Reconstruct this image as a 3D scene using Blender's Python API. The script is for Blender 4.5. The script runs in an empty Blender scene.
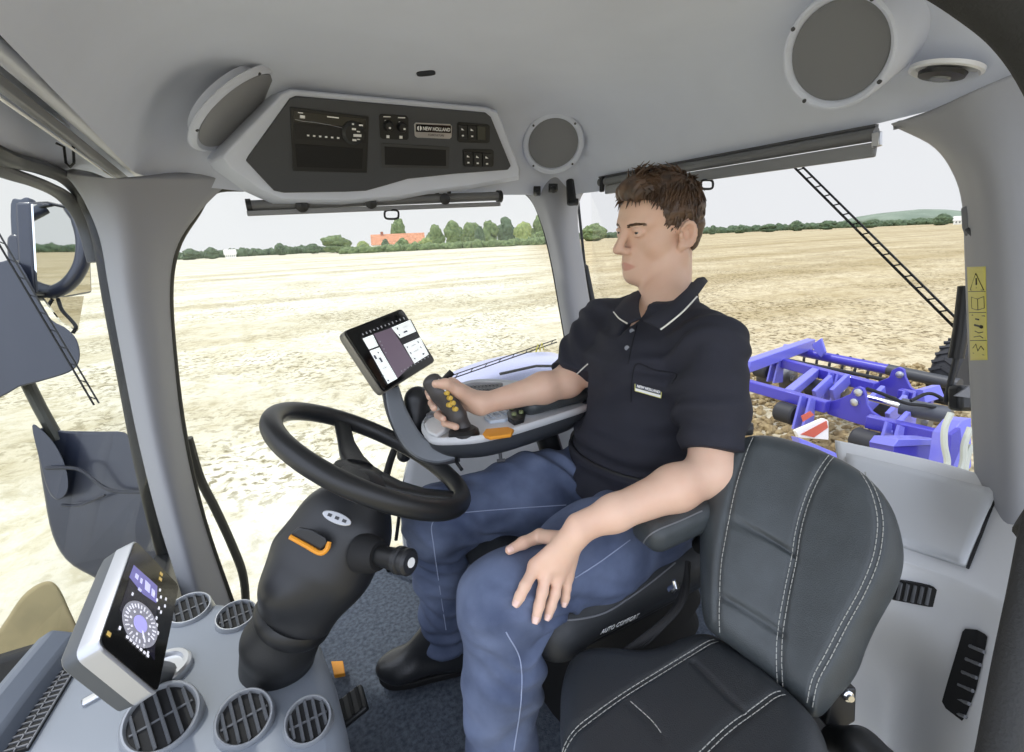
# A driver in a tractor cab: every object is built in mesh code, in metres; X aft, Y to the tractor's right, Z up.
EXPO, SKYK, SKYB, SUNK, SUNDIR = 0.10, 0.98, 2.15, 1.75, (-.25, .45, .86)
import bpy, bmesh, math, random
import numpy as np
from mathutils import Vector, Matrix
from mathutils.bvhtree import BVHTree
random.seed(7)
SC = bpy.context.scene
COL = SC.collection
# ------------------------------------------------------------------ camera frame (used to take real distances off the photograph)
FOC = 483.0
CAM = np.array([0, 0, 1.28])
_y, _p, _r = math.radians(28), math.radians(15.8), math.radians(2.6)
_F0 = np.array([math.sin(_y), math.cos(_y), 0]); _R0 = np.array([math.cos(_y), -math.sin(_y), 0]); ZU = np.array([0, 0, 1.0])
CF = _F0 * math.cos(_p) - ZU * math.sin(_p); _U0 = _F0 * math.sin(_p) + ZU * math.cos(_p)
CR = _R0 * math.cos(_r) - _U0 * math.sin(_r); CU = _U0 * math.cos(_r) + _R0 * math.sin(_r)
def A(*v): return np.array(v, float)
def ray(u, v): return CF + (u - 512) / FOC * CR - (v - 376) / FOC * CU
def PD(u, v, d): return CAM + d * ray(u, v)
def PY(u, v, y): r = ray(u, v); return CAM + r * (y / r[1])
def PX(u, v, x): r = ray(u, v); return CAM + r * (x / r[0])
def PZ(u, v, z): r = ray(u, v); return CAM + r * ((z - CAM[2]) / r[2])
def PP(u, v, o, n): r = ray(u, v); return CAM + r * (np.dot(o - CAM, n) / np.dot(r, n))
def proj(p):
    q = np.asarray(p) - CAM; d = q @ CF
    return 512 + FOC * (q @ CR) / d, 376 - FOC * (q @ CU) / d, d
def unit(v): v = np.asarray(v, float); return v / (np.linalg.norm(v) + 1e-12)
def ground_at(u, dist, z=-1.3):
    r = ray(u, 240); h = unit(A(r[0], r[1], 0)); return A(h[0] * dist, h[1] * dist, z)
def ellipse_normal(u, v, ratio, ang, sign):
    """normal of a circle that looks like an ellipse: ratio minor/major, ang = image angle of the minor axis (deg, y down)"""
    r = unit(ray(u, v)); a = math.radians(ang)
    m = math.cos(a) * CR - math.sin(a) * CU; m = unit(m - r * np.dot(m, r))
    th = math.acos(ratio); return unit(-r * math.cos(th) + m * math.sin(th) * sign)
# ------------------------------------------------------------------ materials
def lin(c):
    return tuple((x / 12.92 if x <= .04045 else ((x + .055) / 1.055) ** 2.4) for x in [k / 255 for k in c])
MATS = {}
def mat(name, rgb, rough=.6, metal=0., spec=.5, var=0., vscale=8., bump=0., bscale=200., coat=0., emit=0., rgb2=None, aniso=None):
    if name in MATS: return MATS[name]
    m = bpy.data.materials.new(name); m.use_nodes = True; MATS[name] = m
    nt = m.node_tree; b = nt.nodes['Principled BSDF']; L = nt.links.new
    c = (*lin(rgb), 1)
    b.inputs['Base Color'].default_value = c; b.inputs['Roughness'].default_value = rough; b.inputs['Metallic'].default_value = metal
    b.inputs['Specular IOR Level'].default_value = spec
    if coat: b.inputs['Coat Weight'].default_value = coat; b.inputs['Coat Roughness'].default_value = .08
    if emit: b.inputs['Emission Color'].default_value = c; b.inputs['Emission Strength'].default_value = emit
    if var or bump or rgb2:
        tc = nt.nodes.new('ShaderNodeTexCoord')
        src = tc.outputs['Object']
        if aniso:
            mp = nt.nodes.new('ShaderNodeMapping'); mp.inputs['Scale'].default_value = aniso; L(src, mp.inputs[0]); src = mp.outputs[0]
    if var or rgb2:
        n = nt.nodes.new('ShaderNodeTexNoise'); n.inputs['Scale'].default_value = vscale; n.inputs['Detail'].default_value = 6
        L(src, n.inputs['Vector'])
        r = nt.nodes.new('ShaderNodeValToRGB'); r.color_ramp.elements[0].position = .32; r.color_ramp.elements[1].position = .68
        lo = rgb2 if rgb2 else tuple(max(0, k * (1 - var)) for k in rgb); hi = rgb if rgb2 else tuple(min(255, k * (1 + var)) for k in rgb)
        r.color_ramp.elements[0].color = (*lin(lo), 1); r.color_ramp.elements[1].color = (*lin(hi), 1)
        L(n.outputs['Fac'], r.inputs[0]); L(r.outputs[0], b.inputs['Base Color'])
        if emit: L(r.outputs[0], b.inputs['Emission Color'])
    if bump:
        n = nt.nodes.new('ShaderNodeTexNoise'); n.inputs['Scale'].default_value = bscale; n.inputs['Detail'].default_value = 3; L(src, n.inputs['Vector'])
        bp = nt.nodes.new('ShaderNodeBump'); bp.inputs['Strength'].default_value = bump; bp.inputs['Distance'].default_value = .003
        L(n.outputs['Fac'], bp.inputs['Height']); L(bp.outputs[0], b.inputs['Normal'])
    return m
def glass(name, tint=(1, 1, 1), refl=.06, haze=0., hazecol=(1, 1, 1)):
    m = bpy.data.materials.new(name); m.use_nodes = True; nt = m.node_tree; nt.nodes.clear(); L = nt.links.new
    o = nt.nodes.new('ShaderNodeOutputMaterial'); t = nt.nodes.new('ShaderNodeBsdfTransparent'); g = nt.nodes.new('ShaderNodeBsdfGlossy')
    t.inputs[0].default_value = (*tint, 1); g.inputs['Roughness'].default_value = .01
    mx = nt.nodes.new('ShaderNodeMixShader'); lw = nt.nodes.new('ShaderNodeLayerWeight'); lw.inputs[0].default_value = .25
    mm = nt.nodes.new('ShaderNodeMath'); mm.operation = 'MULTIPLY'; mm.inputs[1].default_value = refl * 4; mm.use_clamp = True
    L(lw.outputs['Fresnel'], mm.inputs[0]); L(mm.outputs[0], mx.inputs[0]); L(t.outputs[0], mx.inputs[1]); L(g.outputs[0], mx.inputs[2])
    out = mx.outputs[0]
    if haze:
        d = nt.nodes.new('ShaderNodeBsdfTranslucent'); d.inputs[0].default_value = (*hazecol, 1)
        m2 = nt.nodes.new('ShaderNodeMixShader'); m2.inputs[0].default_value = haze; L(out, m2.inputs[1]); L(d.outputs[0], m2.inputs[2]); out = m2.outputs[0]
    L(out, o.inputs[0]); MATS[name] = m; return m
# ------------------------------------------------------------------ objects
def tag(o, label=None, cat=None, group=None, kind=None):
    if label: o['label'] = label
    if cat: o['category'] = cat
    if group: o['group'] = group
    if kind: o['kind'] = kind
    return o
def root(name, loc, label=None, cat=None, group=None, kind=None):
    o = bpy.data.objects.new(name, None); COL.objects.link(o); o.location = Vector([float(x) for x in loc]); o.empty_display_size = .05
    return tag(o, label, cat, group, kind)
def wmat(o):
    m = Matrix.Translation(o.location) @ o.rotation_euler.to_matrix().to_4x4()
    return (o.parent and wmat(o.parent) @ o.matrix_parent_inverse @ m) or m
def attach(o, parent):
    o.parent = parent; o.matrix_parent_inverse = wmat(parent).inverted()
def build(name, verts, faces, mats, parent=None, mi=None, ang=35, mods=(), flip=None):
    me = bpy.data.meshes.new(name); me.from_pydata([tuple(map(float, v)) for v in verts], [], [tuple(int(i) for i in f) for f in faces])
    mats = mats if isinstance(mats, (list, tuple)) else [mats]
    for m in mats: me.materials.append(m)
    if mi is not None: me.polygons.foreach_set('material_index', np.asarray(mi, dtype=np.int32))
    if flip is None:
        bm = bmesh.new(); bm.from_mesh(me); bmesh.ops.recalc_face_normals(bm, faces=bm.faces); bm.to_mesh(me); bm.free()
    me.polygons.foreach_set('use_smooth', np.ones(len(me.polygons), dtype=bool))
    me.set_sharp_from_angle(angle=math.radians(ang)); me.update()
    o = bpy.data.objects.new(name, me); COL.objects.link(o)
    for md in mods:
        k = o.modifiers.new(md[0].lower(), md[0])
        for a, b in md[1].items(): setattr(k, a, b)
    if parent is not None: attach(o, parent)
    return o
def bev(w, seg=2): return ('BEVEL', dict(width=w, segments=seg, limit_method='ANGLE', angle_limit=math.radians(30)))
SUB = ('SUBSURF', dict(levels=2, render_levels=2))
def solid(t, off=-1): return ('SOLIDIFY', dict(thickness=t, offset=off))
class MB:
    def __init__(s): s.v = []; s.f = []; s.m = []
    def add(s, v, f, mi=0):
        b = len(s.v); s.v += [np.asarray(x, float) for x in v]; s.f += [tuple(b + i for i in q) for q in f]; s.m += [mi] * len(f); return s
    def tube(s, pts, r, n=10, closed=False, mi=0, squash=1., up=None):
        pts = [np.asarray(p, float) for p in pts]; N = len(pts)
        rr = [r] * N if np.isscalar(r) else list(r)
        T = []
        for i in range(N):
            a = pts[(i - 1) % N] if (closed or i > 0) else pts[i]; b = pts[(i + 1) % N] if (closed or i < N - 1) else pts[i]
            T.append(unit(b - a))
        x = np.cross(T[0], up if up is not None else (A(0, 0, 1) if abs(T[0][2]) < .9 else A(1, 0, 0))); x = unit(x)
        V = []
        for i in range(N):
            x = unit(x - T[i] * np.dot(x, T[i])); y = np.cross(T[i], x)
            for k in range(n):
                a = 2 * math.pi * k / n; V.append(pts[i] + rr[i] * (math.cos(a) * x + squash * math.sin(a) * y))
        F = []
        for i in range(N if closed else N - 1):
            j = (i + 1) % N
            for k in range(n): F.append((i * n + k, i * n + (k + 1) % n, j * n + (k + 1) % n, j * n + k))
        if not closed: F.append(tuple(range(n - 1, -1, -1))); F.append(tuple((N - 1) * n + k for k in range(n)))
        return s.add(V, F, mi)
    def box(s, c, ax, ay, az, size, mi=0):
        c = np.asarray(c, float); V = []
        for i in (-1, 1):
            for j in (-1, 1):
                for k in (-1, 1): V.append(c + i * size[0] / 2 * np.asarray(ax) + j * size[1] / 2 * np.asarray(ay) + k * size[2] / 2 * np.asarray(az))
        return s.add(V, [(0, 1, 3, 2), (4, 6, 7, 5), (0, 4, 5, 1), (2, 3, 7, 6), (0, 2, 6, 4), (1, 5, 7, 3)], mi)
    def prism(s, loop, vec, mi=0):
        n = len(loop); V = [np.asarray(p, float) for p in loop] + [np.asarray(p, float) + vec for p in loop]
        return s.add(V, [tuple(range(n - 1, -1, -1)), tuple(range(n, 2 * n))] + [(i, (i + 1) % n, n + (i + 1) % n, n + i) for i in range(n)], mi)
    def lathe(s, o, axis, prof, n=32, mi=0, mis=None, squash=None):
        axis = unit(axis); x = unit(np.cross(axis, A(0, 0, 1) if abs(axis[2]) < .9 else A(1, 0, 0))); y = np.cross(axis, x)
        V = []; F = []; o = np.asarray(o, float)
        for r, h in prof:
            for k in range(n):
                a = 2 * math.pi * k / n; V.append(o + axis * h + r * (math.cos(a) * x + math.sin(a) * y))
        b = len(s.v); s.v += V
        for i in range(len(prof) - 1):
            for k in range(n):
                s.f.append((b + i * n + k, b + i * n + (k + 1) % n, b + (i + 1) * n + (k + 1) % n, b + (i + 1) * n + k)); s.m.append(mis[i] if mis else mi)
        if prof[0][0] > 1e-6: s.f.append(tuple(b + k for k in range(n - 1, -1, -1))); s.m.append(mis[0] if mis else mi)
        if prof[-1][0] > 1e-6: s.f.append(tuple(b + (len(prof) - 1) * n + k for k in range(n))); s.m.append(mis[-1] if mis else mi)
        return s
    def loft(s, secs, mi=0, closed=True, caps=True):
        n = len(secs[0]); V = [p for q in secs for p in q]; F = []
        for i in range(len(secs) - 1):
            for k in range(n if closed else n - 1): F.append((i * n + k, i * n + (k + 1) % n, (i + 1) * n + (k + 1) % n, (i + 1) * n + k))
        if caps and closed: F.append(tuple(range(n - 1, -1, -1))); F.append(tuple((len(secs) - 1) * n + k for k in range(n)))
        return s.add(V, F, mi)
    def build(s, name, mats, parent=None, **k): return build(name, s.v, s.f, mats, parent, mi=s.m, **k)
def spl(pts, n, closed=False):
    """Catmull-Rom through the points, n samples"""
    P = np.asarray(pts, float); N = len(P); out = []
    S = N if closed else N - 1
    for q in (np.linspace(0, S, n, endpoint=not closed)):
        i = min(int(q), S - 1); t = q - i
        g = (lambda k: P[k % N]) if closed else (lambda k: P[k] if 0 <= k < N else (2 * P[0] - P[1] if k < 0 else 2 * P[-1] - P[-2]))
        a, b, c, d = g(i - 1), g(i), g(i + 1), g(i + 2)
        out.append(.5 * ((2 * b) + (c - a) * t + (2 * a - 5 * b + 4 * c - d) * t * t + (3 * b - a - 3 * c + d) * t ** 3))
    return np.array(out)
def patch(name, rows, nu, nv, thick, mats, parent=None, ang=40, smooth=True):
    """curved panel through a grid of 3-D control points, given a thickness away from the viewer's side"""
    R = [spl(r, nu) for r in rows]
    cols = [spl([R[j][i] for j in range(len(rows))], nv) for i in range(nu)]
    V = [cols[i][j] for j in range(nv) for i in range(nu)]
    F = [(j * nu + i, j * nu + i + 1, (j + 1) * nu + i + 1, (j + 1) * nu + i) for j in range(nv - 1) for i in range(nu - 1)]
    k = F[len(F) // 2]; n = np.cross(V[k[1]] - V[k[0]], V[k[3]] - V[k[0]])
    if np.dot(n, CAM - V[k[0]]) < 0: F = [f[::-1] for f in F]
    return build(name, V, F, mats, parent, ang=ang, flip=False, mods=[solid(thick)] if thick else [])
def text_mesh(name, txt, o, ax, ay, size, m, parent=None, depth=.0006, align='CENTER', shear=0., sx=1., bold=0.):
    c = bpy.data.curves.new(name, 'FONT'); c.body = txt; c.size = size; c.extrude = depth; c.align_x = align; c.align_y = 'CENTER'; c.shear = shear; c.offset = bold
    t = bpy.data.objects.new(name + '_tmp', c); COL.objects.link(t)
    bpy.context.view_layer.update(); dg = bpy.context.evaluated_depsgraph_get()
    me = bpy.data.meshes.new_from_object(t.evaluated_get(dg)); bpy.data.objects.remove(t); bpy.data.curves.remove(c)
    az = np.cross(ax, ay)
    co = np.empty(len(me.vertices) * 3); me.vertices.foreach_get('co', co); co = co.reshape(-1, 3); co[:, 0] *= sx
    w = np.asarray(o) + co[:, :1] * np.asarray(ax) + co[:, 1:2] * np.asarray(ay) + co[:, 2:] * az
    me.vertices.foreach_set('co', w.ravel()); me.materials.clear(); me.materials.append(m); me.update(); me.name = name
    ob = bpy.data.objects.new(name, me); COL.objects.link(ob)
    if parent is not None: attach(ob, parent)
    return ob
# ------------------------------------------------------------------ implicit-surface modelling for organic shapes
class Sdf:
    def __init__(s): s.ops = []
    def _add(s, fn, lo, hi, k, sub): s.ops.append((fn, np.asarray(lo, float), np.asarray(hi, float), k, sub)); return s
    def cone(s, a, b, ra, rb, k=.02, sub=False):
        a = np.asarray(a, float); b = np.asarray(b, float); d = b - a; L2 = float(d @ d) + 1e-12
        def fn(P):
            t = np.clip(((P - a) @ d) / L2, 0, 1); return np.linalg.norm(P - a - t[..., None] * d, axis=-1) - (ra + (rb - ra) * t)
        m = max(ra, rb); return s._add(fn, np.minimum(a, b) - m, np.maximum(a, b) + m, k, sub)
    def chain(s, pts, rs, k=.02):
        for i in range(len(pts) - 1): s.cone(pts[i], pts[i + 1], rs[i], rs[i + 1], k)
        return s
    def ell(s, c, Rm, r, k=.02, sub=False):
        """ellipsoid; rows of Rm are its axes"""
        c = np.asarray(c, float); Rm = np.asarray(Rm, float); r = np.asarray(r, float)
        def fn(P):
            q = (P - c) @ Rm.T; k0 = np.linalg.norm(q / r, axis=-1); k1 = np.linalg.norm(q / (r * r), axis=-1) + 1e-9
            return k0 * (k0 - 1) / k1
        m = r.max(); return s._add(fn, c - m, c + m, k, sub)
    def box(s, c, Rm, h, rad=.01, k=.02, sub=False):
        c = np.asarray(c, float); Rm = np.asarray(Rm, float); h = np.asarray(h, float) - rad
        def fn(P):
            q = np.abs((P - c) @ Rm.T) - h
            return np.linalg.norm(np.maximum(q, 0), axis=-1) + np.minimum(q.max(-1), 0) - rad
        m = np.linalg.norm(h) + rad; return s._add(fn, c - m, c + m, k, sub)
    def eseg(s, a, b, ra, rb, side, k=.03):
        """tapered segment with an elliptical cross-section: ra, rb = (half-width along side, half-depth)"""
        a = np.asarray(a, float); b = np.asarray(b, float); d = b - a; L2 = float(d @ d); T = unit(d); X = unit(np.asarray(side) - T * np.dot(side, T)); Y = np.cross(T, X)
        def fn(P):
            t = np.clip(((P - a) @ d) / L2, 0, 1); q = P - a - t[..., None] * d
            wx = ra[0] + (rb[0] - ra[0]) * t; wy = ra[1] + (rb[1] - ra[1]) * t; wz = np.minimum(wx, wy)
            x = q @ X; y = q @ Y; z = q @ T
            k0 = np.sqrt((x / wx) ** 2 + (y / wy) ** 2 + (z / wz) ** 2); k1 = np.sqrt((x / wx ** 2) ** 2 + (y / wy ** 2) ** 2 + (z / wz ** 2) ** 2) + 1e-9
            return np.where(k0 < 1e-6, -wz, k0 * (k0 - 1) / k1)
        m = max(*ra, *rb); return s._add(fn, np.minimum(a, b) - m, np.maximum(a, b) + m, k, sub=False)
    @staticmethod
    def _mix(f, d, k, sub):
        if sub:
            d = -d; h = np.clip(.5 - .5 * (f - d) / k, 0, 1) if k > 0 else (d > f) * 1.
            return f + (d - f) * h + k * h * (1 - h) if k > 0 else np.maximum(f, d)
        if k <= 0: return np.minimum(f, d)
        h = np.clip(.5 + .5 * (f - d) / k, 0, 1); return f + (d - f) * h - k * h * (1 - h)
    def __call__(s, P):
        P = np.asarray(P, float); f = np.full(P.shape[:-1], 1e3)
        for fn, lo, hi, k, sub in s.ops: f = s._mix(f, fn(P), k, sub)
        return f
    def mesh(s, h, clip=None):
        lo = np.min([o[1] for o in s.ops if not o[4]], axis=0) - 3 * h; hi = np.max([o[2] for o in s.ops if not o[4]], axis=0) + 3 * h
        n = np.ceil((hi - lo) / h).astype(int) + 1
        ax = [lo[i] + h * np.arange(n[i]) for i in range(3)]
        Fd = np.full(n, .5, dtype=np.float32)
        for fn, l, u, k, sub in s.ops:
            m = 3 * h + k
            i0 = np.maximum(0, np.floor((l - m - lo) / h).astype(int)); i1 = np.minimum(n, np.ceil((u + m - lo) / h).astype(int) + 1)
            if (i1 <= i0).any(): continue
            sl = tuple(slice(a, b) for a, b in zip(i0, i1))
            P = np.stack(np.meshgrid(*[ax[i][sl[i]] for i in range(3)], indexing='ij'), -1)
            Fd[sl] = s._mix(Fd[sl], fn(P), k, sub)
        if clip is not None:
            P = np.stack(np.meshgrid(*ax, indexing='ij'), -1); Fd = np.maximum(Fd, clip(P)).astype(np.float32)
        return nets(Fd, lo, h)
def nets(Fd, lo, h):
    S = Fd < 0; n = np.array(Fd.shape) - 1
    cnt = sum(S[i:i + n[0], j:j + n[1], k:k + n[2]].astype(np.int8) for i in (0, 1) for j in (0, 1) for k in (0, 1))
    idx = np.argwhere((cnt > 0) & (cnt < 8)); cid = np.full(n, -1, dtype=np.int32); cid[tuple(idx.T)] = np.arange(len(idx))
    acc = np.zeros((len(idx), 3)); num = np.zeros(len(idx))
    for a in range(3):
        for p in (0, 1):
            for q in (0, 1):
                o0 = np.zeros(3, int); b, c = [x for x in range(3) if x != a]; o0[b] = p; o0[c] = q; o1 = o0.copy(); o1[a] = 1
                f0 = Fd[tuple((idx + o0).T)]; f1 = Fd[tuple((idx + o1).T)]; m = (f0 < 0) != (f1 < 0)
                t = np.where(m, f0 / np.where(m, f0 - f1, 1), 0); pt = o0 + np.outer(t, (o1 - o0))
                acc[m] += pt[m]; num[m] += 1
    V = lo + h * (idx + acc / num[:, None]); faces = []
    for a in range(3):
        b, c = [(1, 2), (2, 0), (0, 1)][a]
        sl0 = [slice(None)] * 3; sl1 = [slice(None)] * 3; sl0[a] = slice(0, -1); sl1[a] = slice(1, None)
        X = S[tuple(sl0)] != S[tuple(sl1)]; E_ = np.argwhere(X); E_ = E_[(E_[:, b] > 0) & (E_[:, c] > 0) & (E_[:, b] < n[b]) & (E_[:, c] < n[c])]
        if not len(E_): continue
        eb = np.zeros(3, int); eb[b] = 1; ec = np.zeros(3, int); ec[c] = 1
        q = np.stack([cid[tuple((E_ - eb - ec).T)], cid[tuple((E_ - ec).T)], cid[tuple(E_.T)], cid[tuple((E_ - eb).T)]], 1)
        ins = S[tuple(E_.T)]; q[~ins] = q[~ins][:, ::-1]; faces.append(q)
    return V, np.concatenate(faces)
def sdf_build(name, sdf, h, mats, parent=None, clip=None, disp=None, mfn=None, smooth=0, ang=180, keep=None):
    V, Fq = sdf.mesh(h, clip)
    if keep is not None:
        k = keep(V); Fq = Fq[k[Fq].all(1)]; u = np.unique(Fq); mp = np.full(len(V), -1); mp[u] = np.arange(len(u)); V = V[u]; Fq = mp[Fq]
    if smooth or disp is not None:
        e = np.concatenate([Fq[:, [0, 1]], Fq[:, [1, 2]], Fq[:, [2, 3]], Fq[:, [3, 0]]])
        for _ in range(smooth):
            a = np.zeros_like(V); c = np.zeros(len(V)); np.add.at(a, e[:, 0], V[e[:, 1]]); np.add.at(a, e[:, 1], V[e[:, 0]]); np.add.at(c, e[:, 0], 1); np.add.at(c, e[:, 1], 1)
            V = .5 * V + .5 * a / c[:, None]
        if disp is not None:
            N = np.zeros_like(V); fn = np.cross(V[Fq[:, 2]] - V[Fq[:, 0]], V[Fq[:, 3]] - V[Fq[:, 1]])
            for i in range(4): np.add.at(N, Fq[:, i], fn)
            N /= np.linalg.norm(N, axis=1)[:, None] + 1e-12
            V = V + N * disp(V, N)[:, None]
    mi = None
    if mfn is not None: mi = mfn(V[Fq].mean(1))
    me = bpy.data.meshes.new(name)
    me.vertices.add(len(V)); me.vertices.foreach_set('co', V.astype(np.float32).ravel())
    me.loops.add(len(Fq) * 4); me.loops.foreach_set('vertex_index', Fq.astype(np.int32).ravel())
    me.polygons.add(len(Fq)); me.polygons.foreach_set('loop_start', np.arange(0, len(Fq) * 4, 4, dtype=np.int32))
    me.polygons.foreach_set('use_smooth', np.ones(len(Fq), dtype=bool))
    for m in (mats if isinstance(mats, (list, tuple)) else [mats]): me.materials.append(m)
    if mi is not None: me.polygons.foreach_set('material_index', mi.astype(np.int32))
    me.update(calc_edges=True); me.validate()
    o = bpy.data.objects.new(name, me); COL.objects.link(o)
    if parent is not None: attach(o, parent)
    return o
def vnoise(P, seed=0):
    """cheap smooth value noise, P already scaled"""
    P = np.asarray(P, float); i = np.floor(P).astype(np.int64); t = P - i; t = t * t * (3 - 2 * t)
    def hsh(a): 
        x = (a[..., 0] * 374761393 + a[..., 1] * 668265263 + a[..., 2] * 2147483647 + seed * 974634777) & 0x7fffffff
        x = ((x ^ (x >> 13)) * 1274126177) & 0x7fffffff
        return ((x ^ (x >> 16)) & 0xffff) / 65535.
    r = 0
    for a in (0, 1):
        for b in (0, 1):
            for c in (0, 1):
                w = (t[..., 0] if a else 1 - t[..., 0]) * (t[..., 1] if b else 1 - t[..., 1]) * (t[..., 2] if c else 1 - t[..., 2])
                r = r + w * hsh(i + np.array([a, b, c]))
    return r * 2 - 1
# ================================================================== camera, light, sky
cam = bpy.data.cameras.new('camera'); camo = bpy.data.objects.new('camera', cam); COL.objects.link(camo); SC.camera = camo
cam.sensor_width = 36; cam.lens = FOC / 1024 * 36; cam.clip_start = .02; cam.clip_end = 4000
camo.matrix_world = Matrix(((CR[0], CU[0], -CF[0], CAM[0]), (CR[1], CU[1], -CF[1], CAM[1]), (CR[2], CU[2], -CF[2], CAM[2]), (0, 0, 0, 1)))
SC.view_settings.view_transform = 'Standard'; SC.view_settings.look = 'None'; SC.view_settings.gamma = 1; SC.view_settings.use_curve_mapping = False
SC.view_settings.exposure = EXPO
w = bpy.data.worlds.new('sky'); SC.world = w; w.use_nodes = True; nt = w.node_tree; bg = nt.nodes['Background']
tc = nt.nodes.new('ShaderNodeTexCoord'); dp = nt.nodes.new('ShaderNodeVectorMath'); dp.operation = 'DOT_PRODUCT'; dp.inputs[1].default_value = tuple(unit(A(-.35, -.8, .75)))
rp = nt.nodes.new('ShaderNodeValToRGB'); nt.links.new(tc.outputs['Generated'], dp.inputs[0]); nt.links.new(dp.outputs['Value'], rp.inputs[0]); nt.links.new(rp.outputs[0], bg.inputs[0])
# pale hazy sky, with an added bright side, unseen behind and above, to fill the cab
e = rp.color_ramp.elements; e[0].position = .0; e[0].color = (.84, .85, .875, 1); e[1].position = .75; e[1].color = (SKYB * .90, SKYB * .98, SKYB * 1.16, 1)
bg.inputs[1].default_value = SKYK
sun = bpy.data.lights.new('sun', 'SUN'); sun.energy = SUNK; sun.angle = math.radians(2); sun.color = (1, .98, .94)
suno = bpy.data.objects.new('sun', sun); COL.objects.link(suno)
sd = A(*SUNDIR); suno.rotation_euler = Vector(-sd).to_track_quat('-Z', 'Y').to_euler()
# ================================================================== materials of the shell
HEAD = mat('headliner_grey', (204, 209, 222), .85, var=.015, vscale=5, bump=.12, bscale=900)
PIL = mat('pillar_grey', (150, 151, 155), .62, bump=.08, bscale=1200)
CONS = mat('console_grey', (126, 132, 140), .5, bump=.05, bscale=1500)
CONW = mat('console_light_grey', (205, 206, 207), .5, bump=.05, bscale=1500)
BLK = mat('black_plastic', (24, 25, 26), .42, bump=.05, bscale=1200)
BLKM = mat('black_rubber', (18, 18, 19), .75)
DGR = mat('dark_grey_plastic', (62, 63, 66), .5, bump=.06, bscale=1000)
MGR = mat('mid_grey_plastic', (112, 113, 116), .5)
ALU = mat('aluminium', (200, 201, 203), .3, metal=.9)
CHR = mat('chrome', (225, 226, 228), .15, metal=1)
LTH = mat('black_leather', (60, 65, 67), .42, bump=.25, bscale=700, var=.06, vscale=30)
LTHD = mat('dark_leather', (34, 36, 38), .45, bump=.25, bscale=700)
STI = mat('grey_thread', (172, 172, 166), .8)
ORG = mat('orange_plastic', (226, 150, 40), .5)
WHT = mat('white_print', (232, 232, 230), .6)
GLB = mat('gloss_black', (8, 8, 9), .12)
# ================================================================== ground and sky line
fm = bpy.data.materials.new('stubble_field'); fm.use_nodes = True; nt = fm.node_tree; b = nt.nodes['Principled BSDF']; L = nt.links.new
b.inputs['Roughness'].default_value = .95; b.inputs['Specular IOR Level'].default_value = .1
ge = nt.nodes.new('ShaderNodeNewGeometry')
def nz(scale, det, vec=None, rough=.6):
    n = nt.nodes.new('ShaderNodeTexNoise'); n.inputs['Scale'].default_value = scale; n.inputs['Detail'].default_value = det; n.inputs['Roughness'].default_value = rough
    L(vec or ge.outputs['Position'], n.inputs['Vector']); return n.outputs['Fac']
def ramp(fac, *st):
    r = nt.nodes.new('ShaderNodeValToRGB'); e = r.color_ramp.elements
    while len(e) < len(st): e.new(.5)
    for q, (p, c) in zip(e, st): q.position = p; q.color = (*c, 1)
    L(fac, r.inputs[0]); return r.outputs[0]
def mixc(fac, a, c, mode='MIX'):
    m = nt.nodes.new('ShaderNodeMixRGB'); m.blend_type = mode
    for k, v in ((0, fac), (1, a), (2, c)):
        if isinstance(v, (int, float)): m.inputs[k].default_value = v
        elif isinstance(v, tuple): m.inputs[k].default_value = (*v, 1)
        else: L(v, m.inputs[k])
    return m.outputs[0]
spk = ramp(nz(7.5, 6, rough=.66), (.50, (0, 0, 0)), (.60, (1, 1, 1))); spk2 = ramp(nz(2.2, 8, rough=.7), (.47, (0, 0, 0)), (.62, (1, 1, 1)))
msk = ramp(nz(.28, 5), (.40, (.15, .15, .15)), (.58, (1, 1, 1)))
def blend(light, mid, dark):
    c = mixc(spk2, light, mid); d = nt.nodes.new('ShaderNodeMixRGB'); d.blend_type = 'MULTIPLY'; d.inputs[0].default_value = 1; L(spk, d.inputs[1]); L(msk, d.inputs[2]); return mixc(d.outputs[0], c, dark)
straw = blend(lin((222, 217, 199)), lin((200, 193, 168)), lin((132, 124, 95)))
soil = blend(lin((196, 182, 150)), lin((172, 156, 122)), lin((112, 98, 72)))
sp = nt.nodes.new('ShaderNodeVectorMath'); sp.operation = 'DOT_PRODUCT'; sp.inputs[1].default_value = (.86, -.5, 0); L(ge.outputs['Position'], sp.inputs[0])
mr = nt.nodes.new('ShaderNodeMapRange'); mr.inputs[1].default_value = -1.5; mr.inputs[2].default_value = 6; L(sp.outputs['Value'], mr.inputs[0])
col = mixc(mr.outputs[0], straw, soil)
mp = nt.nodes.new('ShaderNodeMapping'); mp.inputs['Rotation'].default_value = (0, 0, math.radians(-24)); mp.inputs['Scale'].default_value = (.012, .22, 1); L(ge.outputs['Position'], mp.inputs[0])
st = ramp(nz(1.0, 5, mp.outputs[0]), (.38, (.70, .66, .55)), (.56, (1.0, 1.0, 1.0)))
col = mixc(.75, col, st, 'MULTIPLY')
pat = ramp(nz(.35, 4), (.35, (.84, .81, .72)), (.6, (1, 1, 1))); col = mixc(.8, col, pat, 'MULTIPLY')
L(col, b.inputs['Base Color'])
bp = nt.nodes.new('ShaderNodeBump'); bp.inputs['Strength'].default_value = .6; bp.inputs['Distance'].default_value = .05; L(nz(9, 6, rough=.65), bp.inputs['Height']); L(bp.outputs[0], b.inputs['Normal'])
V = []; Fq = []; NR, NA = 150, 420
rad = [.8 * (2600 / .8) ** (i / (NR - 1)) for i in range(NR)]
th = np.linspace(0, 2 * np.pi, NA, endpoint=False)
P = np.array([[r * np.cos(th), r * np.sin(th), 0 * th] for r in rad]).transpose(0, 2, 1)
hz = .05 * vnoise(P * 2.1, 1) + .035 * vnoise(P * 5.3, 2) + .02 * vnoise(P * 11, 3)
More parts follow.
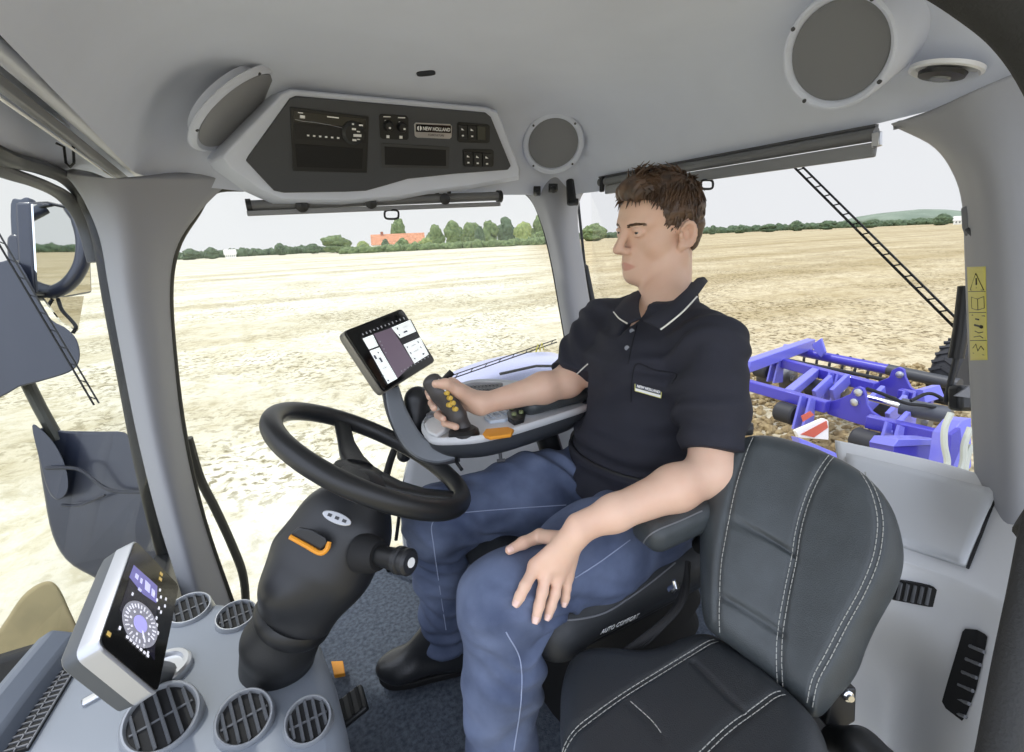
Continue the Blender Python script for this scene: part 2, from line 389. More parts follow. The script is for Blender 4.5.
fade = np.clip(1.2 - np.array(rad) / 45, 0, 1)[:, None]
P[..., 2] = -1.3 + hz * fade
V = P.reshape(-1, 3); Fq = [(i * NA + k, i * NA + (k + 1) % NA, (i + 1) * NA + (k + 1) % NA, (i + 1) * NA + k) for i in range(NR - 1) for k in range(NA)]
Fq.append(tuple(range(NA - 1, -1, -1)))
tag(build('field_ground', V, Fq, fm, ang=180, flip=False), kind='structure')
# ---- trees
ico = bmesh.new(); bmesh.ops.create_icosphere(ico, subdivisions=3, radius=1); ICV = np.array([v.co[:] for v in ico.verts]); ICF = [tuple(v.index for v in f.verts) for f in ico.faces]; ico.free()
GREEN = [mat('hazy_leaf_%s' % n, c, .9, rgb2=d, vscale=.9, bump=.6, bscale=2) for n, c, d in (('mid', (118, 132, 84), (66, 82, 46)), ('dark', (92, 108, 76), (52, 66, 44)), ('light', (150, 158, 96), (96, 112, 60)))]  # greens lightened: distance haze is put into the leaf colour
BARK = mat('bark', (92, 80, 66), .9)
def blob(mb, c, r, seed, mi=0, amp=.28):
    d = 1 + amp * vnoise(ICV * 2.3 + seed * 3.1, seed) + amp * .6 * vnoise(ICV * 5.5 + seed, seed + 5)
    mb.add(np.asarray(c) + ICV * d[:, None] * np.asarray(r), ICF, mi)
def tree(u, width, height, label, dist=250, shade=0, cat='tree', name='tree', group=None, trunk=True, lift=0.):
    g = ground_at(u, dist); d = proj(g)[2]; k = d / FOC; W = width * k; H = height * k
    t = root(name, g, label, cat, group); m = MB(); rng = random.Random(int(u * 7 + width))
    side = unit(np.cross(A(0, 0, 1), g - A(0, 0, g[2])))
    n = 9
    for i in range(n):
        s = rng.uniform(-.5, .5); hh = rng.uniform(.3 if trunk else .2, .8) * (1 - .5 * abs(s))
        blob(m, g + side * s * W * .62 + unit(A(g[0], g[1], 0)) * rng.uniform(-.2, .2) * W + A(0, 0, H * hh), A(W * .25, W * .25, H * .25) * rng.uniform(.8, 1.2), rng.randint(0, 999))
    blob(m, g + A(0, 0, H * .6), A(W * .34, W * .34, H * .38), rng.randint(0, 999)); blob(m, g + A(0, 0, H * .25), A(W * .42, W * .4, H * .25), rng.randint(0, 999))
    m.build('crown', GREEN[shade], t, ang=180)
    if trunk: MB().tube([g - A(0, 0, .3), g + A(0, 0, H * .5)], [W * .04 + .1, W * .025], 8).build('trunk', BARK, t)
    return t
for a in ((187, 17, 11, 'leftmost dark bushy tree on the horizon beside the front cab pillar', 262, 1),
          (209, 15, 11, 'second dark tree from the front cab pillar on the horizon', 252, 1),
          (279, 10, 12, 'small lone dark tree midway between front pillar and farmhouse', 262, 1),
          (311, 11, 10, 'small dark tree just left of the big round bush', 262, 1),
          (336, 30, 17, 'big round green bush left of the orange-roofed farmhouse', 240, 0),
          (362, 15, 11, 'low pale bush against the left end of the farmhouse', 212, 2),
          (399, 16, 28, 'round tree rising behind the farmhouse roof', 290, 0),
          (385, 8, 12, 'narrow dark shrub in front of the left half of the farmhouse', 215, 1),
          (402, 13, 12, 'broad shrub in front of the right half of the farmhouse', 215, 0),
          (426, 16, 11, 'low yellow-green bush at the right end of the farmhouse', 222, 2),
          (436, 18, 22, 'tree directly right of the farmhouse gable', 268, 0),
          (454, 20, 25, 'tall green tree second right of the farmhouse', 232, 0),
          (471, 18, 24, 'green tree in the middle of the wood right of the farmhouse', 262, 0),
          (480, 10, 20, 'dark conical tree in the middle of the wood', 222, 1),
          (489, 18, 24, 'green tree right of the dark conical tree', 246, 0),
          (507, 20, 26, 'tall dark tree in the right half of the wood', 268, 1),
          (524, 18, 22, 'lighter tree between the tall dark tree and the rear pillar', 236, 2),
          (541, 22, 27, 'last tree of the wood against the rear cab pillar', 266, 0),
          (594, 24, 17, 'round green tree seen between rear pillar and the driver\'s hair', 240, 0),
          (712, 7, 9, 'thin lone tree on the rear horizon nearest the driver\'s head', 330, 1),
          (740, 12, 8, 'small dark tree on the rear horizon left of the wiper', 330, 1),
          (768, 16, 8, 'wide low tree on the rear horizon left of the wiper', 330, 1),
          (795, 14, 10, 'pointed dark tree on the rear horizon just left of the wiper', 330, 1),
          (825, 15, 9, 'round tree on the rear horizon behind the wiper blade', 330, 1),
          (868, 14, 8, 'small tree on the rear horizon right of the wiper', 330, 1),
          (939, 15, 11, 'dark tree in front of the far hill by the right pillar', 320, 1)):
    tree(a[0], a[1], a[2], a[3], a[4], a[5], group='trees along the horizon')
def hedge(name, u0, u1, dist, hpx, shade, label, cat, n):
    m = MB(); rng = random.Random(int(u0))
    for i in range(n):
        g = ground_at(u0 + (u1 - u0) * (i + .5) / n, dist * rng.uniform(.97, 1.03)); k = proj(g)[2] / FOC
        wd = abs(u1 - u0) / n * k
        blob(m, g + A(0, 0, hpx * k * .3), A(wd * 1.1, wd * 1.1, hpx * k * rng.uniform(.5, .85)), rng.randint(0, 999))
    o = m.build(name, GREEN[shade], ang=180); return tag(o, label, cat, kind='stuff')
hedge('hedgerow', 150, 335, 300, 7, 1, 'long low dark hedgerow along the horizon left of the farmhouse', 'hedge', 46)
hedge('woodland_undergrowth', 340, 552, 196, 7, 0, 'low green undergrowth along the foot of the wood and farmhouse', 'undergrowth', 44)
hedge('distant_treeline', 570, 1000, 420, 6, 1, 'low hazy treeline along the horizon behind the rear window', 'treeline', 90)
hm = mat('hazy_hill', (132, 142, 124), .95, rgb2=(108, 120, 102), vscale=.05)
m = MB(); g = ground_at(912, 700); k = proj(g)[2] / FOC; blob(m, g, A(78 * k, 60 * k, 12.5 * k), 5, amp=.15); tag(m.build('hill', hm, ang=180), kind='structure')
# ---- farm buildings
def farm(name, u0, u1, dist, hw, hr, wallm, roofm, label, chim=False):
    a = ground_at(u0, dist); c = ground_at(u1, dist); k = proj(a)[2] / FOC; ax = unit(c - a); ay = np.cross(ZU, ax); Ln = np.linalg.norm(c - a); D = Ln * .3
    t = root(name, (a + c) / 2, label, 'building'); ctr = (a + c) / 2
    m = MB(); m.prism([a - ay * D / 2, a + ay * D / 2, a + ay * D / 2 + ZU * hw * k, a + ZU * (hw + hr) * .98 * k, a - ay * D / 2 + ZU * hw * k], ax * Ln); m.build('wall', wallm, t)
    r = MB()
    for s in (-1, 1):
        e = a + ay * s * D * .58 + ZU * (hw - .6) * k - ax * .4; tp = a + ZU * (hw + hr) * k - ax * .4
        r.prism([e, tp, tp + ZU * .25, e + ZU * .25], ax * (Ln + .8))
    r.build('roof', roofm, t)
    for i in range(5):
        wv = MB(); wv.box(a + ax * Ln * (.14 + .18 * i) - ay * D / 2 * (1 if np.dot(ay, a) > 0 else -1) + ZU * hw * .55 * k, ax, ay, ZU, (Ln * .06, .12, hw * .4 * k)); wv.build('window_panel', DGR, t)
    if chim:
        MB().box(a + ax * Ln * .2 + ZU * (hw + hr + .5) * k, ax, ay, ZU, (1.2, 1.2, 2.2)).build('chimney', mat('brick', (150, 96, 76), .9), t)
farm('farmhouse', 372, 424, 236, 6.5, 9, mat('render_white', (232, 228, 214), .9), mat('terracotta_tiles', (190, 132, 98), .9, var=.1, vscale=1), 'long farmhouse with an orange tiled roof among trees on the horizon', True)
farm('barn', 222, 233, 245, 4, 4, mat('render_white', (0, 0, 0)), mat('pale_roof', (220, 214, 204), .9), 'tiny pale barn beside the left dark trees on the horizon')
farm('farm_shed', 950, 970, 330, 4, 3.5, mat('render_white', (0, 0, 0)), mat('pale_roof', (0, 0, 0)), 'tiny white shed on the horizon against the right rear pillar')
# ================================================================== cab shell
FLZ = .2
# ceiling: rounded roof lining
path = []
def arc(c, r, a0, a1, n): return [A(c[0] + r * math.cos(math.radians(a0 + (a1 - a0) * i / n)), c[1] + r * math.sin(math.radians(a0 + (a1 - a0) * i / n))) for i in range(n + 1)]
XF, XR, YR, YL = -.178, 1.12, 1.53, -.12
path = [A(XF, y) for y in np.linspace(YL, 1.36, 18)] + arc((XF + .12, YR - .12), .12, 180, 90, 8) + [A(x, YR) for x in np.linspace(.1, .9, 14)] + arc((XR - .14, YR - .14), .14, 90, 0, 8) + [A(XR, y) for y in np.linspace(1.3, YL, 18)]
prof = [(0, 0), (.012, .1), (.03, .24), (.06, .46), (.1, .66), (.16, .83), (.24, .94), (.34, .99), (.46, 1.0)]
secs = []
for q in path:
    c = A(.46, min(max(q[1], YL), .95)); d = c - q; Ln = np.linalg.norm(d); d = d / Ln
    fr = np.clip((.25 - q[0]) / .43, 0, 1); rr = np.clip((1.4 - q[1]) / 1.2, 0, 1) * (q[0] > .8)
    ze = 1.425 + .035 * np.clip((.12 - q[0]) / .28, 0, 1) ** 1.5 + .045 * fr * np.clip((1.45 - q[1]) / .7, 0, 1) + .055 * rr
    secs.append([A(q[0] + d[0] * min(s, Ln), q[1] + d[1] * min(s, Ln), ze + (1.665 - ze) * h) for s, h in prof] + [A(c[0], c[1] if q[1] > YL + .01 else YL, 1.668)])
nn = len(secs[0]); V = [p for s in secs for p in s]
Fq = [(i * nn + k, i * nn + k + 1, (i + 1) * nn + k + 1, (i + 1) * nn + k) for i in range(len(secs) - 1) for k in range(nn - 1)]
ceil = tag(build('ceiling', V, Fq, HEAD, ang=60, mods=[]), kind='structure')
CBV = BVHTree.FromPolygons([Vector(v) for v in V], Fq)
def hit(u, v):
    r = unit(ray(u, v)); h = CBV.ray_cast(Vector(CAM), Vector(r))
    n = np.array(h[1]); n = n if np.dot(n, r) < 0 else -n
    return np.array(h[0]), n
# outer roof shell over the lining
rv = MB(); lo = [A(q[0] + (q[0] - .46) * .10, q[1] + (.05 if q[1] > 1 else 0), 0) for q in path]
rv.loft([[A(p[0], p[1], 1.43) if False else A(p[0], p[1], 1.52) for p in lo], [A(p[0], p[1], 1.74) for p in lo], [A(.46 + (p[0] - .46) * .9, p[1] * .97, 1.8) for p in lo]], closed=False, caps=False)
rv.f.append(tuple(2 * len(lo) + i for i in range(len(lo)))); rv.m.append(0)
tag(rv.build('roof', mat('roof_white', (210, 212, 216), .5), ang=40), kind='structure')
# pillars
def rowsY(rows, ys): return [[PY(u, v, y) for (u, v), y in zip(r, ys)] for r in rows]
ysA = (1.43, 1.40, 1.44, 1.55)
tag(patch('trim_1', rowsY([[(60, 172), (108, 178), (152, 178), (236, 178)], [(72, 183), (110, 187), (150, 190), (220, 191)], [(86, 205), (118, 210), (148, 212), (198, 214)], [(100, 240), (124, 245), (148, 246), (177, 247)],
    [(109, 290), (128, 292), (150, 293), (170, 290)], [(122, 360), (140, 360), (158, 360), (174, 358)], [(138, 440), (155, 440), (170, 440), (184, 438)], [(158, 520), (175, 520), (188, 520), (203, 520)],
    [(180, 590), (196, 595), (210, 600), (232, 606)], [(196, 650), (215, 655), (228, 658), (252, 660)]], ysA), 22, 50, .04, PIL), kind='structure')
def rowsD(rows, ds): return [[PD(u, v, d) for (u, v), d in zip(r, ds)] for r in rows]
dC = (1.74, 1.68, 1.69, 1.80)
tag(patch('trim_2', rowsD([[(505, 174), (545, 174), (565, 174), (602, 168)], [(517, 186), (545, 184), (562, 184), (594, 178)], [(531, 200), (548, 202), (564, 202), (580, 200)], [(542, 225), (553, 226), (566, 226), (578, 224)], [(551, 260), (560, 260), (571, 260), (583, 258)],
    [(560, 310), (567, 310), (579, 310), (591, 308)], [(566, 345), (575, 345), (587, 345), (600, 345)], [(574, 400), (585, 400), (600, 400), (614, 400)], [(582, 470), (595, 470), (612, 470), (630, 470)]], dC), 22, 40, .04, PIL), kind='structure')
dD = (.87, .80, .74, .70)
tag(patch('trim_3', rowsD([[(897, 122), (936, 108), (980, 88), (1070, 50)], [(893, 126), (935, 118), (985, 105), (1070, 80)], [(932, 146), (950, 148), (990, 140), (1070, 130)], [(952, 172), (966, 175), (995, 172), (1075, 170)], [(962, 205), (974, 206), (1000, 206), (1078, 206)],
    [(964.5, 260), (977, 260), (1005, 260), (1080, 260)], [(967, 330), (981, 330), (1010, 330), (1085, 330)], [(971, 410), (986, 410), (1014, 410), (1090, 410)], [(974, 470), (990, 476), (1018, 482), (1095, 490)], [(976, 520), (992, 530), (1020, 540), (1100, 560)]], dD), 22, 44, .012, PIL), kind='structure')
# pillar details: screw caps of the front pillar, moulded recess of the rear one
def along(o, n, mb, prof, **k): mb.lathe(o, n, prof, **k)
for i, (u, v) in enumerate(((126, 271), (120, 214), (173, 527))):
    p = PY(u, v, 1.415 if i else 1.405); n = unit(CAM - p)
    m = MB(); m.lathe(p - n * .004, n, [(.0105, 0), (.0105, .004), (.008, .0065), (0, .007)], 20)
    tag(m.build('screw_cap', PIL), ['round grey screw cap on the upper front pillar', 'grey screw cap highest on the front pillar near the roof', 'grey screw cap low on the front pillar near the display'][i], 'cap', 'front pillar screw caps')
# front header moulding (between the sun blind and the windscreen)
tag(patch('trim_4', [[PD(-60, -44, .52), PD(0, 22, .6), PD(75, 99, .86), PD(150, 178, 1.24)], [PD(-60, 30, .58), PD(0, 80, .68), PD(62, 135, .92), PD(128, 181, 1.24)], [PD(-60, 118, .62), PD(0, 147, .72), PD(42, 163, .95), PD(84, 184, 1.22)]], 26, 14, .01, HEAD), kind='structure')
# windscreen frame, black
frm = spl([PD(-70, 118, .62), PD(0, 156, .73), PD(42, 168, .95), PD(72, 182, 1.12), PD(90, 206, 1.2), PD(102, 240, 1.22), PD(112, 300, 1.24), PD(127, 380, 1.27), PD(142, 460, 1.32), PD(158, 530, 1.38), PD(176, 590, 1.44), PD(200, 660, 1.52)], 60)
tag(MB().tube(frm, .021, 12, squash=.6).build('trim_5', BLK), kind='structure')
fr2 = spl([PD(-70, 138, .66), PD(0, 170, .78), PD(40, 184, 1.0), PD(66, 198, 1.16), PD(84, 222, 1.24), PD(96, 262, 1.26)], 40)
tag(MB().tube(fr2, .019, 12, squash=.5).build('trim_6', DGR), kind='structure')
# black seals of the side and rear windows
tag(MB().tube(spl([PY(250, 189, 1.55), PY(214, 192, 1.56), PY(197, 215, 1.56), PY(178, 247, 1.56), PY(171, 290, 1.56), PY(175, 358, 1.56), PY(186, 440, 1.56), PY(205, 522, 1.56), PY(234, 606, 1.56)], 40), .006, 8).build('trim_7', mat('olive_seal', (70, 68, 58), .6)), kind='structure')
tag(MB().tube(spl([PD(505, 184, 1.76), PD(519, 188, 1.76), PD(533, 200, 1.75), PD(543, 224, 1.75), PD(552, 260, 1.75), PD(561, 310, 1.75), PD(567, 345, 1.75), PD(575, 400, 1.75)], 40), .008, 8).build('trim_8', BLKM), kind='structure')
tag(MB().tube(spl([PY(188, 438, 1.58), PY(200, 478, 1.59), PY(216, 510, 1.59), PY(232, 545, 1.59), PY(243, 575, 1.58), PY(246, 610, 1.57), PY(244, 640, 1.57)], 30), .0125, 10).build('trim_9', mat('olive_seal', (0, 0, 0))), kind='structure')
for i, q in enumerate(([(452, 372), (428, 398), (404, 432), (390, 462), (383, 500), (384, 545), (395, 580), (424, 603), (480, 616)], [(436, 398), (418, 440), (404, 485), (396, 540)])):
    tag(MB().tube(spl([PY(u, v, 1.5 - .03 * i) for u, v in q], 40), .012 if i == 0 else .006, 10).build('trim_%d' % (10 + i), BLKM), kind='structure')
# lower right side wall with light grey lining, rear wall, front wall below the windscreen
tag(patch('wall_right', [[PY(418, 430, 1.46), PY(470, 400, 1.46), PY(560, 380, 1.46), PY(640, 372, 1.46)], [PY(402, 500, 1.46), PY(470, 500, 1.45), PY(560, 480, 1.45), PY(640, 470, 1.46)], [PY(408, 585, 1.44), PY(470, 590, 1.42), PY(560, 560, 1.42), PY(640, 545, 1.44)]], 24, 24, .02, CONW), kind='structure')
tag(MB().box(A(1.2, .9, .38), A(1, 0, 0), A(0, 1, 0), ZU, (.04, 1.3, .36)).build('wall_rear', DGR, mods=[bev(.01)]), kind='structure')
tag(MB().prism([A(-.3, .62, FLZ - .02), A(1.2, .62 - .7, FLZ - .02), A(1.2, 1.56, FLZ - .02), A(-.3, 1.56, FLZ - .02)], A(0, 0, -.06)).build('floor', mat('carpet', (100, 108, 120), .95, rgb2=(66, 73, 84), vscale=95, bump=1., bscale=260)), kind='structure')
tag(MB().box(A(-.34, 1.02, .3), A(1, 0, 0), A(0, 1, 0), ZU, (.05, 1.1, .3)).build('wall_front', BLK, mods=[bev(.01)]), kind='structure')
# window panes
GS = glass('side_glass', (.985, .992, .985), .04, haze=.02); GR = glass('rear_glass', (.972, .976, .978), .022); GW = glass('screen_glass', (.965, .975, .965), .03)
def pane(name, pts, m, t=.004):
    c = np.mean(pts, 0); n = unit(np.cross(pts[1] - pts[0], pts[2] - pts[0])); return tag(MB().prism(pts, n * t).build(name, m), kind='structure')
pane('window_1', [A(-.2, 1.6, 1.44), A(1.1, 1.6, 1.44), A(1.2, 1.6, .22), A(-.28, 1.6, .22)], GS)
pane('window_2', [A(1.17, 1.52, 1.45), A(1.17, .3, 1.48), A(1.22, .26, .56), A(1.22, 1.55, .56)], GR)
pane('window_3', [PD(-90, 105, .72), PD(10, 160, .85), PD(80, 190, 1.24), PD(125, 300, 1.27), PD(160, 470, 1.36), PD(205, 665, 1.55), PD(60, 700, 1.2), PD(-90, 720, .9)], GW)
# ================================================================== overhead things
def bvh_of(o):
    me = o.data; M = wmat(o); return BVHTree.FromPolygons([M @ v.co for v in me.vertices], [tuple(p.vertices) for p in me.polygons])
def shoot(bv, u, v):
    r = unit(ray(u, v)); h = bv.ray_cast(Vector(CAM), Vector(r))
    if h[0] is None: return None, None
    n = np.array(h[1]); return np.array(h[0]), (n if np.dot(n, r) < 0 else -n)
def plane3(a, b, c):
    n = unit(np.cross(b - a, c - a)); n = n if np.dot(n, CAM - a) > 0 else -n; return a, n
class Face:
    """a flat front: things are laid on it at the spots read from the photograph"""
    def __init__(s, o, n): s.o, s.n = o, n
    def p(s, u, v, off=0.): return PP(u, v, s.o + s.n * off, s.n)
    def poly(s, name, px, off, th, m, parent=None, b=0., **k):
        mb = MB(); mb.prism([s.p(u, v, off) for u, v in px], -s.n * th); return mb.build(name, m, parent, mods=[bev(b)] if b else [], **k)
    def add(s, mb, px, off, th, mi=0): mb.prism([s.p(u, v, off) for u, v in px], -s.n * th, mi)
    def text(s, name, t, a, b, hpx, m, parent, off=.001, up=None, **k):
        """text whose baseline direction runs from pixel a to pixel b, centred between"""
        A0, B0 = s.p(*a, off), s.p(*b, off); ax = unit(B0 - A0); ay = np.cross(s.n, ax); c = (A0 + B0) / 2; d = proj(c)[2]
        return text_mesh(name, t, c, ax, ay, hpx * d / FOC, m, parent, **k)
fo, fn_ = plane3(PY(246, 161, 1.37), PY(511, 169, 1.37), PY(390, 104, 1.31))
FC = Face(fo, fn_)
t = root('overhead_console', FC.p(380, 150), 'dark grey overhead console with radio and switches under the roof lining', 'overhead console')
rim = [(221, 158), (226, 151), (281, 94), (290, 90), (488, 108), (499, 112), (521, 168), (520, 177), (470, 186), (430, 191), (398, 197), (345, 201), (280, 200), (258, 190), (228, 168)]
b_ = MB(); f0 = [FC.p(u, v, -.004) for u, v in rim]; cc = np.mean(f0, 0)
b_.loft([[p + A(0, .30, .05) + (p - cc) * .16 for p in f0], [p + A(0, .05, .0) + (p - cc) * .06 for p in f0], [p - FC.n * .012 for p in f0], [p + (cc - p) * .012 for p in f0]])
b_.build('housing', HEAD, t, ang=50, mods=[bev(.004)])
DF = mat('overhead_face', (66, 68, 72), .6, bump=.08, bscale=1200)
FC.poly('face_panel', [(246, 161), (249, 156), (290, 99), (296, 96.5), (486, 113), (491, 117), (511, 166), (508, 170), (455, 174), (408, 179), (384, 186), (366, 191), (345, 192), (284, 193), (274, 191)], .004, .012, DF, t, b=.002)
rad = FC.poly('radio', [(290, 107), (369, 117), (367, 173), (293, 171)], .007, .006, BLK, t, b=.001)
FC.poly('display_strip', [(294, 111), (366, 119), (366, 128), (294, 121.5)], .0085, .002, GLB, rad)
FC.poly('button_strip', [(294, 123), (366, 131), (366, 143), (295, 139)], .0085, .002, mat('radio_black', (14, 14, 16), .5), rad)
m = MB()
for i in range(6): FC.add(m, [(307 + 6 * i, 134.6 + .5 * i), (309.4 + 6 * i, 134.8 + .5 * i), (309.4 + 6 * i, 136.4 + .5 * i), (307 + 6 * i, 136.2 + .5 * i)], .0092, .001)
FC.add(m, [(298, 112), (303, 112.6), (303, 113.6), (298, 113)], .0092, .001); FC.add(m, [(300, 115), (305, 115.6), (305, 118.6), (300, 118)], .0092, .001); FC.add(m, [(327, 116), (339, 117.4), (339, 118.6), (327, 117.2)], .0092, .001)
m.build('lettering', WHT, rad)
m = MB(); m.tube([FC.p(u, v, .009) for u, v in ((295, 119.5), (304, 121.3), (316, 122.6), (330, 125), (342, 127.8))], .0007, 6); m.build('silver_line', ALU, rad)
kc = FC.p(353, 133, .008); MB().lathe(kc, FC.n, [(.027, 0), (.027, .004), (.02, .009), (.0, .009)], 28).build('volume_knob', BLK, rad)
m = MB()
for (u, v, w_, h_) in ((354, 129, 2, 1), (357.5, 135.4, 4, 1.3), (354.5, 140, 2, 1), (361, 125.2, 2, .8), (353, 124, 1, .8), (358.5, 131.5, 1.6, .6), (358.6, 139.3, 1.4, .5)):
    FC.add(m, [(u - w_, v - h_ + w_ * .0), (u + w_, v - h_ + .3), (u + w_, v + h_ + .3), (u - w_, v + h_)], .0182, .001)
m.build('knob_print', WHT, rad)
pk = FC.poly('pocket_shade', [(295, 144), (363, 148.5), (362, 169), (297, 167)], .0082, .001, mat('pocket_dark', (10, 10, 11), .7), rad)  # flat sheet; the pocket's inner shade is put into its black
kp = FC.poly('knob_panel', [(379, 116), (381, 114), (406, 115.6), (408.5, 118), (409, 138), (407, 140.3), (382, 139), (380, 137)], .006, .006, BLK, t, b=.001)
for u, v in ((388, 125.5), (401.5, 127)):
    kb = MB().lathe(FC.p(u, v, .006), FC.n, [(.013, 0), (.0125, .006), (.009, .013), (0, .013)], 20).build('knob', BLK, kp)
m = MB()
for u, v, w_, h_ in ((387, 116.7, 3.6, .45), (401.6, 117.7, 3.6, .45), (388, 136.6, 1.5, 1.5), (401, 137.2, 1.5, 1.4), (390, 128, 1, .9), (404.6, 129, 1, .9), (385.5, 120.6, .7, .5), (399.6, 122, .7, .5)): FC.add(m, [(u - w_, v - h_), (u + w_, v - h_ + .15), (u + w_, v + h_ + .15), (u - w_, v + h_)], .02 if 127 < v < 130 else .0068, .001)
m.build('lettering', WHT, kp)
pl = FC.poly('name_plate', [(414.2, 124.5), (416, 122.6), (450, 124.2), (452, 126), (451.6, 137.4), (449.6, 139), (417, 137.6), (415, 136)], .006, .004, ALU, t, b=.0006)
FC.poly('plate_field', [(416, 124), (451, 125.6), (451, 133.2), (416, 131.8)], .0067, .001, GLB, pl)
m = MB(); m.lathe(FC.p(419.4, 128.2, .0067), FC.n, [(.0062, 0), (.0062, .0006), (0, .0006)], 14); m.build('emblem', WHT, pl)
m = MB(); FC.add(m, [(418.8, 125.6), (419.9, 125.6), (419.9, 131), (418.8, 131)], .0075, .0003); m.build('emblem_leaf', GLB, pl)
FC.text('plate_lettering', 'NEW HOLLAND', (423, 128.6), (450, 130), 4.6, WHT, pl, off=.0072, sx=.86, bold=.0002, depth=.0003)
FC.text('plate_subtitle', 'AGRICULTURE', (423, 134.6), (449, 136), 2.6, DGR, pl, off=.0066, depth=.0003)
po = FC.poly('storage_pocket', [(381, 143), (449.5, 147), (448.5, 169), (382, 167.5)], .006, .006, mat('pocket_rim', (58, 59, 60), .5), t, b=.001)
FC.poly('recess', [(384.5, 146.5), (446, 150), (446, 166), (385, 164.6)], .0068, .001, mat('pocket_dark', (0, 0, 0)), po)  # flat black sheet painted as the shaded inside of the pocket
for j, px in enumerate(([(457, 123.5), (459, 122), (488, 124.6), (490, 126.4), (489.6, 142), (487, 143.4), (459.5, 142.4), (457.4, 140.6)], [(462.5, 150.5), (464.5, 149), (492, 149.8), (494, 151.6), (493.6, 166), (491.4, 167.4), (465, 166.6), (463, 165)])):
    sp_ = FC.poly('switch_panel', px, .006, .006, BLK, t, b=.001)
    u0 = px[0][0] + 2; 
    for i in range(3):
        v0 = px[0][1] + 1.5 + i * .6
        sw = FC.poly('rocker_switch', [(u0 + i * 9.3, v0), (u0 + 8 + i * 9.3, v0 + .5), (u0 + 8 + i * 9.3, v0 + 14), (u0 + i * 9.3, v0 + 13.5)], .010, .006, [mat('switch_black', (30, 31, 33), .45), mat('switch_olive', (62, 62, 54), .5)][1 if (j == 0 and i > 1) else 0], sp_, b=.001)
        if not (j == 0 and i == 2):
            m = MB(); FC.add(m, [(u0 + i * 9.3 + 2.6, v0 + 3), (u0 + i * 9.3 + 5.4, v0 + 5.4), (u0 + i * 9.3 + 2.4, v0 + 5.2)], .0108, .001); FC.add(m, [(u0 + i * 9.3 + 3, v0 + 10), (u0 + i * 9.3 + 5, v0 + 10), (u0 + i * 9.3 + 5, v0 + 11.4), (u0 + i * 9.3 + 3, v0 + 11.4)], .0108, .001); m.build('switch_icon', WHT, sp_)
# ---- loudspeakers let into the roof lining
GRI = mat('speaker_grille', (134, 135, 138), .6, bump=.6, bscale=2600)
def speaker(u, v, ratio, ang, sign, R_px, gr, label, off=.012, d=None, cup=.03, hg=1., gm=None):
    p, n0 = hit(u, v)
    n = ellipse_normal(u, v, ratio, ang, sign); d = d or proj(p)[2] - off
    o = PD(u, v, d); R = R_px * d / FOC; t = root('speaker', o, label, 'loudspeaker', 'roof loudspeakers')
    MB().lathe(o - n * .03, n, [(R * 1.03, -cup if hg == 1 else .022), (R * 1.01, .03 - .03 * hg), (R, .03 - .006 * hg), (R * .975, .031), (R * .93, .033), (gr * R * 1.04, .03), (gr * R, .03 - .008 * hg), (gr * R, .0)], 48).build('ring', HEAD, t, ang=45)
    MB().lathe(o - n * (.012 - .008 * (1 - hg)), n, [(gr * R, .0), (gr * R, .006), (gr * R * .9, .008), (0, .009)], 48).build('grille', gm or GRI, t)
    x = unit(np.cross(n, ZU)); y = np.cross(n, x)
    for k in range(4):
        a = math.radians(45 + 90 * k); q = o + (x * math.cos(a) + y * math.sin(a)) * R * (.5 + gr / 2) * 1.02
        MB().lathe(q, n, [(.0035, -.004), (.0035, .004), (0, .004)], 10).build('screw', DGR, t)
speaker(553.5, 145, .90, 80, 1, 31, .80, 'small round grey loudspeaker between overhead console and the driver', off=.05)
speaker(836, 54, .87, 142, 1, 54, .84, 'largest round grey loudspeaker above the rear window', off=.085, cup=.12)
speaker(241, 112, .32, 47.4, 1, 58, .86, 'loudspeaker seen edge-on left of the overhead console', off=.04, cup=.0, hg=.25, gm=mat('grille_lit', (150, 151, 154), .7, bump=.5, bscale=2600))  # same kind of grille, paler: grazing light is put into its colour
# ---- small slot and lamp
p, n = hit(426, 73); t = MB(); x = unit(CR - n * np.dot(CR, n)); y = np.cross(n, x)
lp = [p + n * .002 + x * .022 * math.copysign(abs(math.cos(a)) ** .5, math.cos(a)) + y * .012 * math.copysign(abs(math.sin(a)) ** .7, math.sin(a)) for a in np.linspace(0, 2 * math.pi, 24, endpoint=False)]
t.prism(lp, -n * .006); tag(t.build('microphone_slot', BLK), 'small black oval microphone slot in the roof lining', 'microphone')
n = ellipse_normal(945, 72, .25, 113, 1); p, _ = hit(945, 72); o = PD(945, 72, proj(p)[2] - .012)
t = root('ceiling_lamp', o, 'small round recessed ceiling lamp with a silver ring above the right pillar', 'ceiling lamp')
k = proj(o)[2] / FOC
MB().lathe(o - n * .006, n, [(31 * k, 0), (31 * k, .006), (28.5 * k, .008), (26 * k, .004), (24 * k, -.002)], 40).build('ring', mat('lamp_ring', (232, 233, 235), .3), t)
MB().lathe(o - n * .006, n, [(25 * k, .001), (25 * k, .003), (0, .003)], 40).build('bowl', mat('lamp_bowl', (190, 191, 193), .4), t)
o2 = PD(941.5, 75.5, proj(o)[2] - .008); MB().lathe(o2 - n * .004, n, [(20 * k, 0), (19 * k, .006), (12 * k, .008), (0, .008)], 32).build('lens', BLK, t)
MB().lathe(o2 + n * .003, n, [(9 * k, 0), (8 * k, .004), (0, .004)], 20).build('bulb', mat('lamp_glass', (120, 122, 124), .15), t)
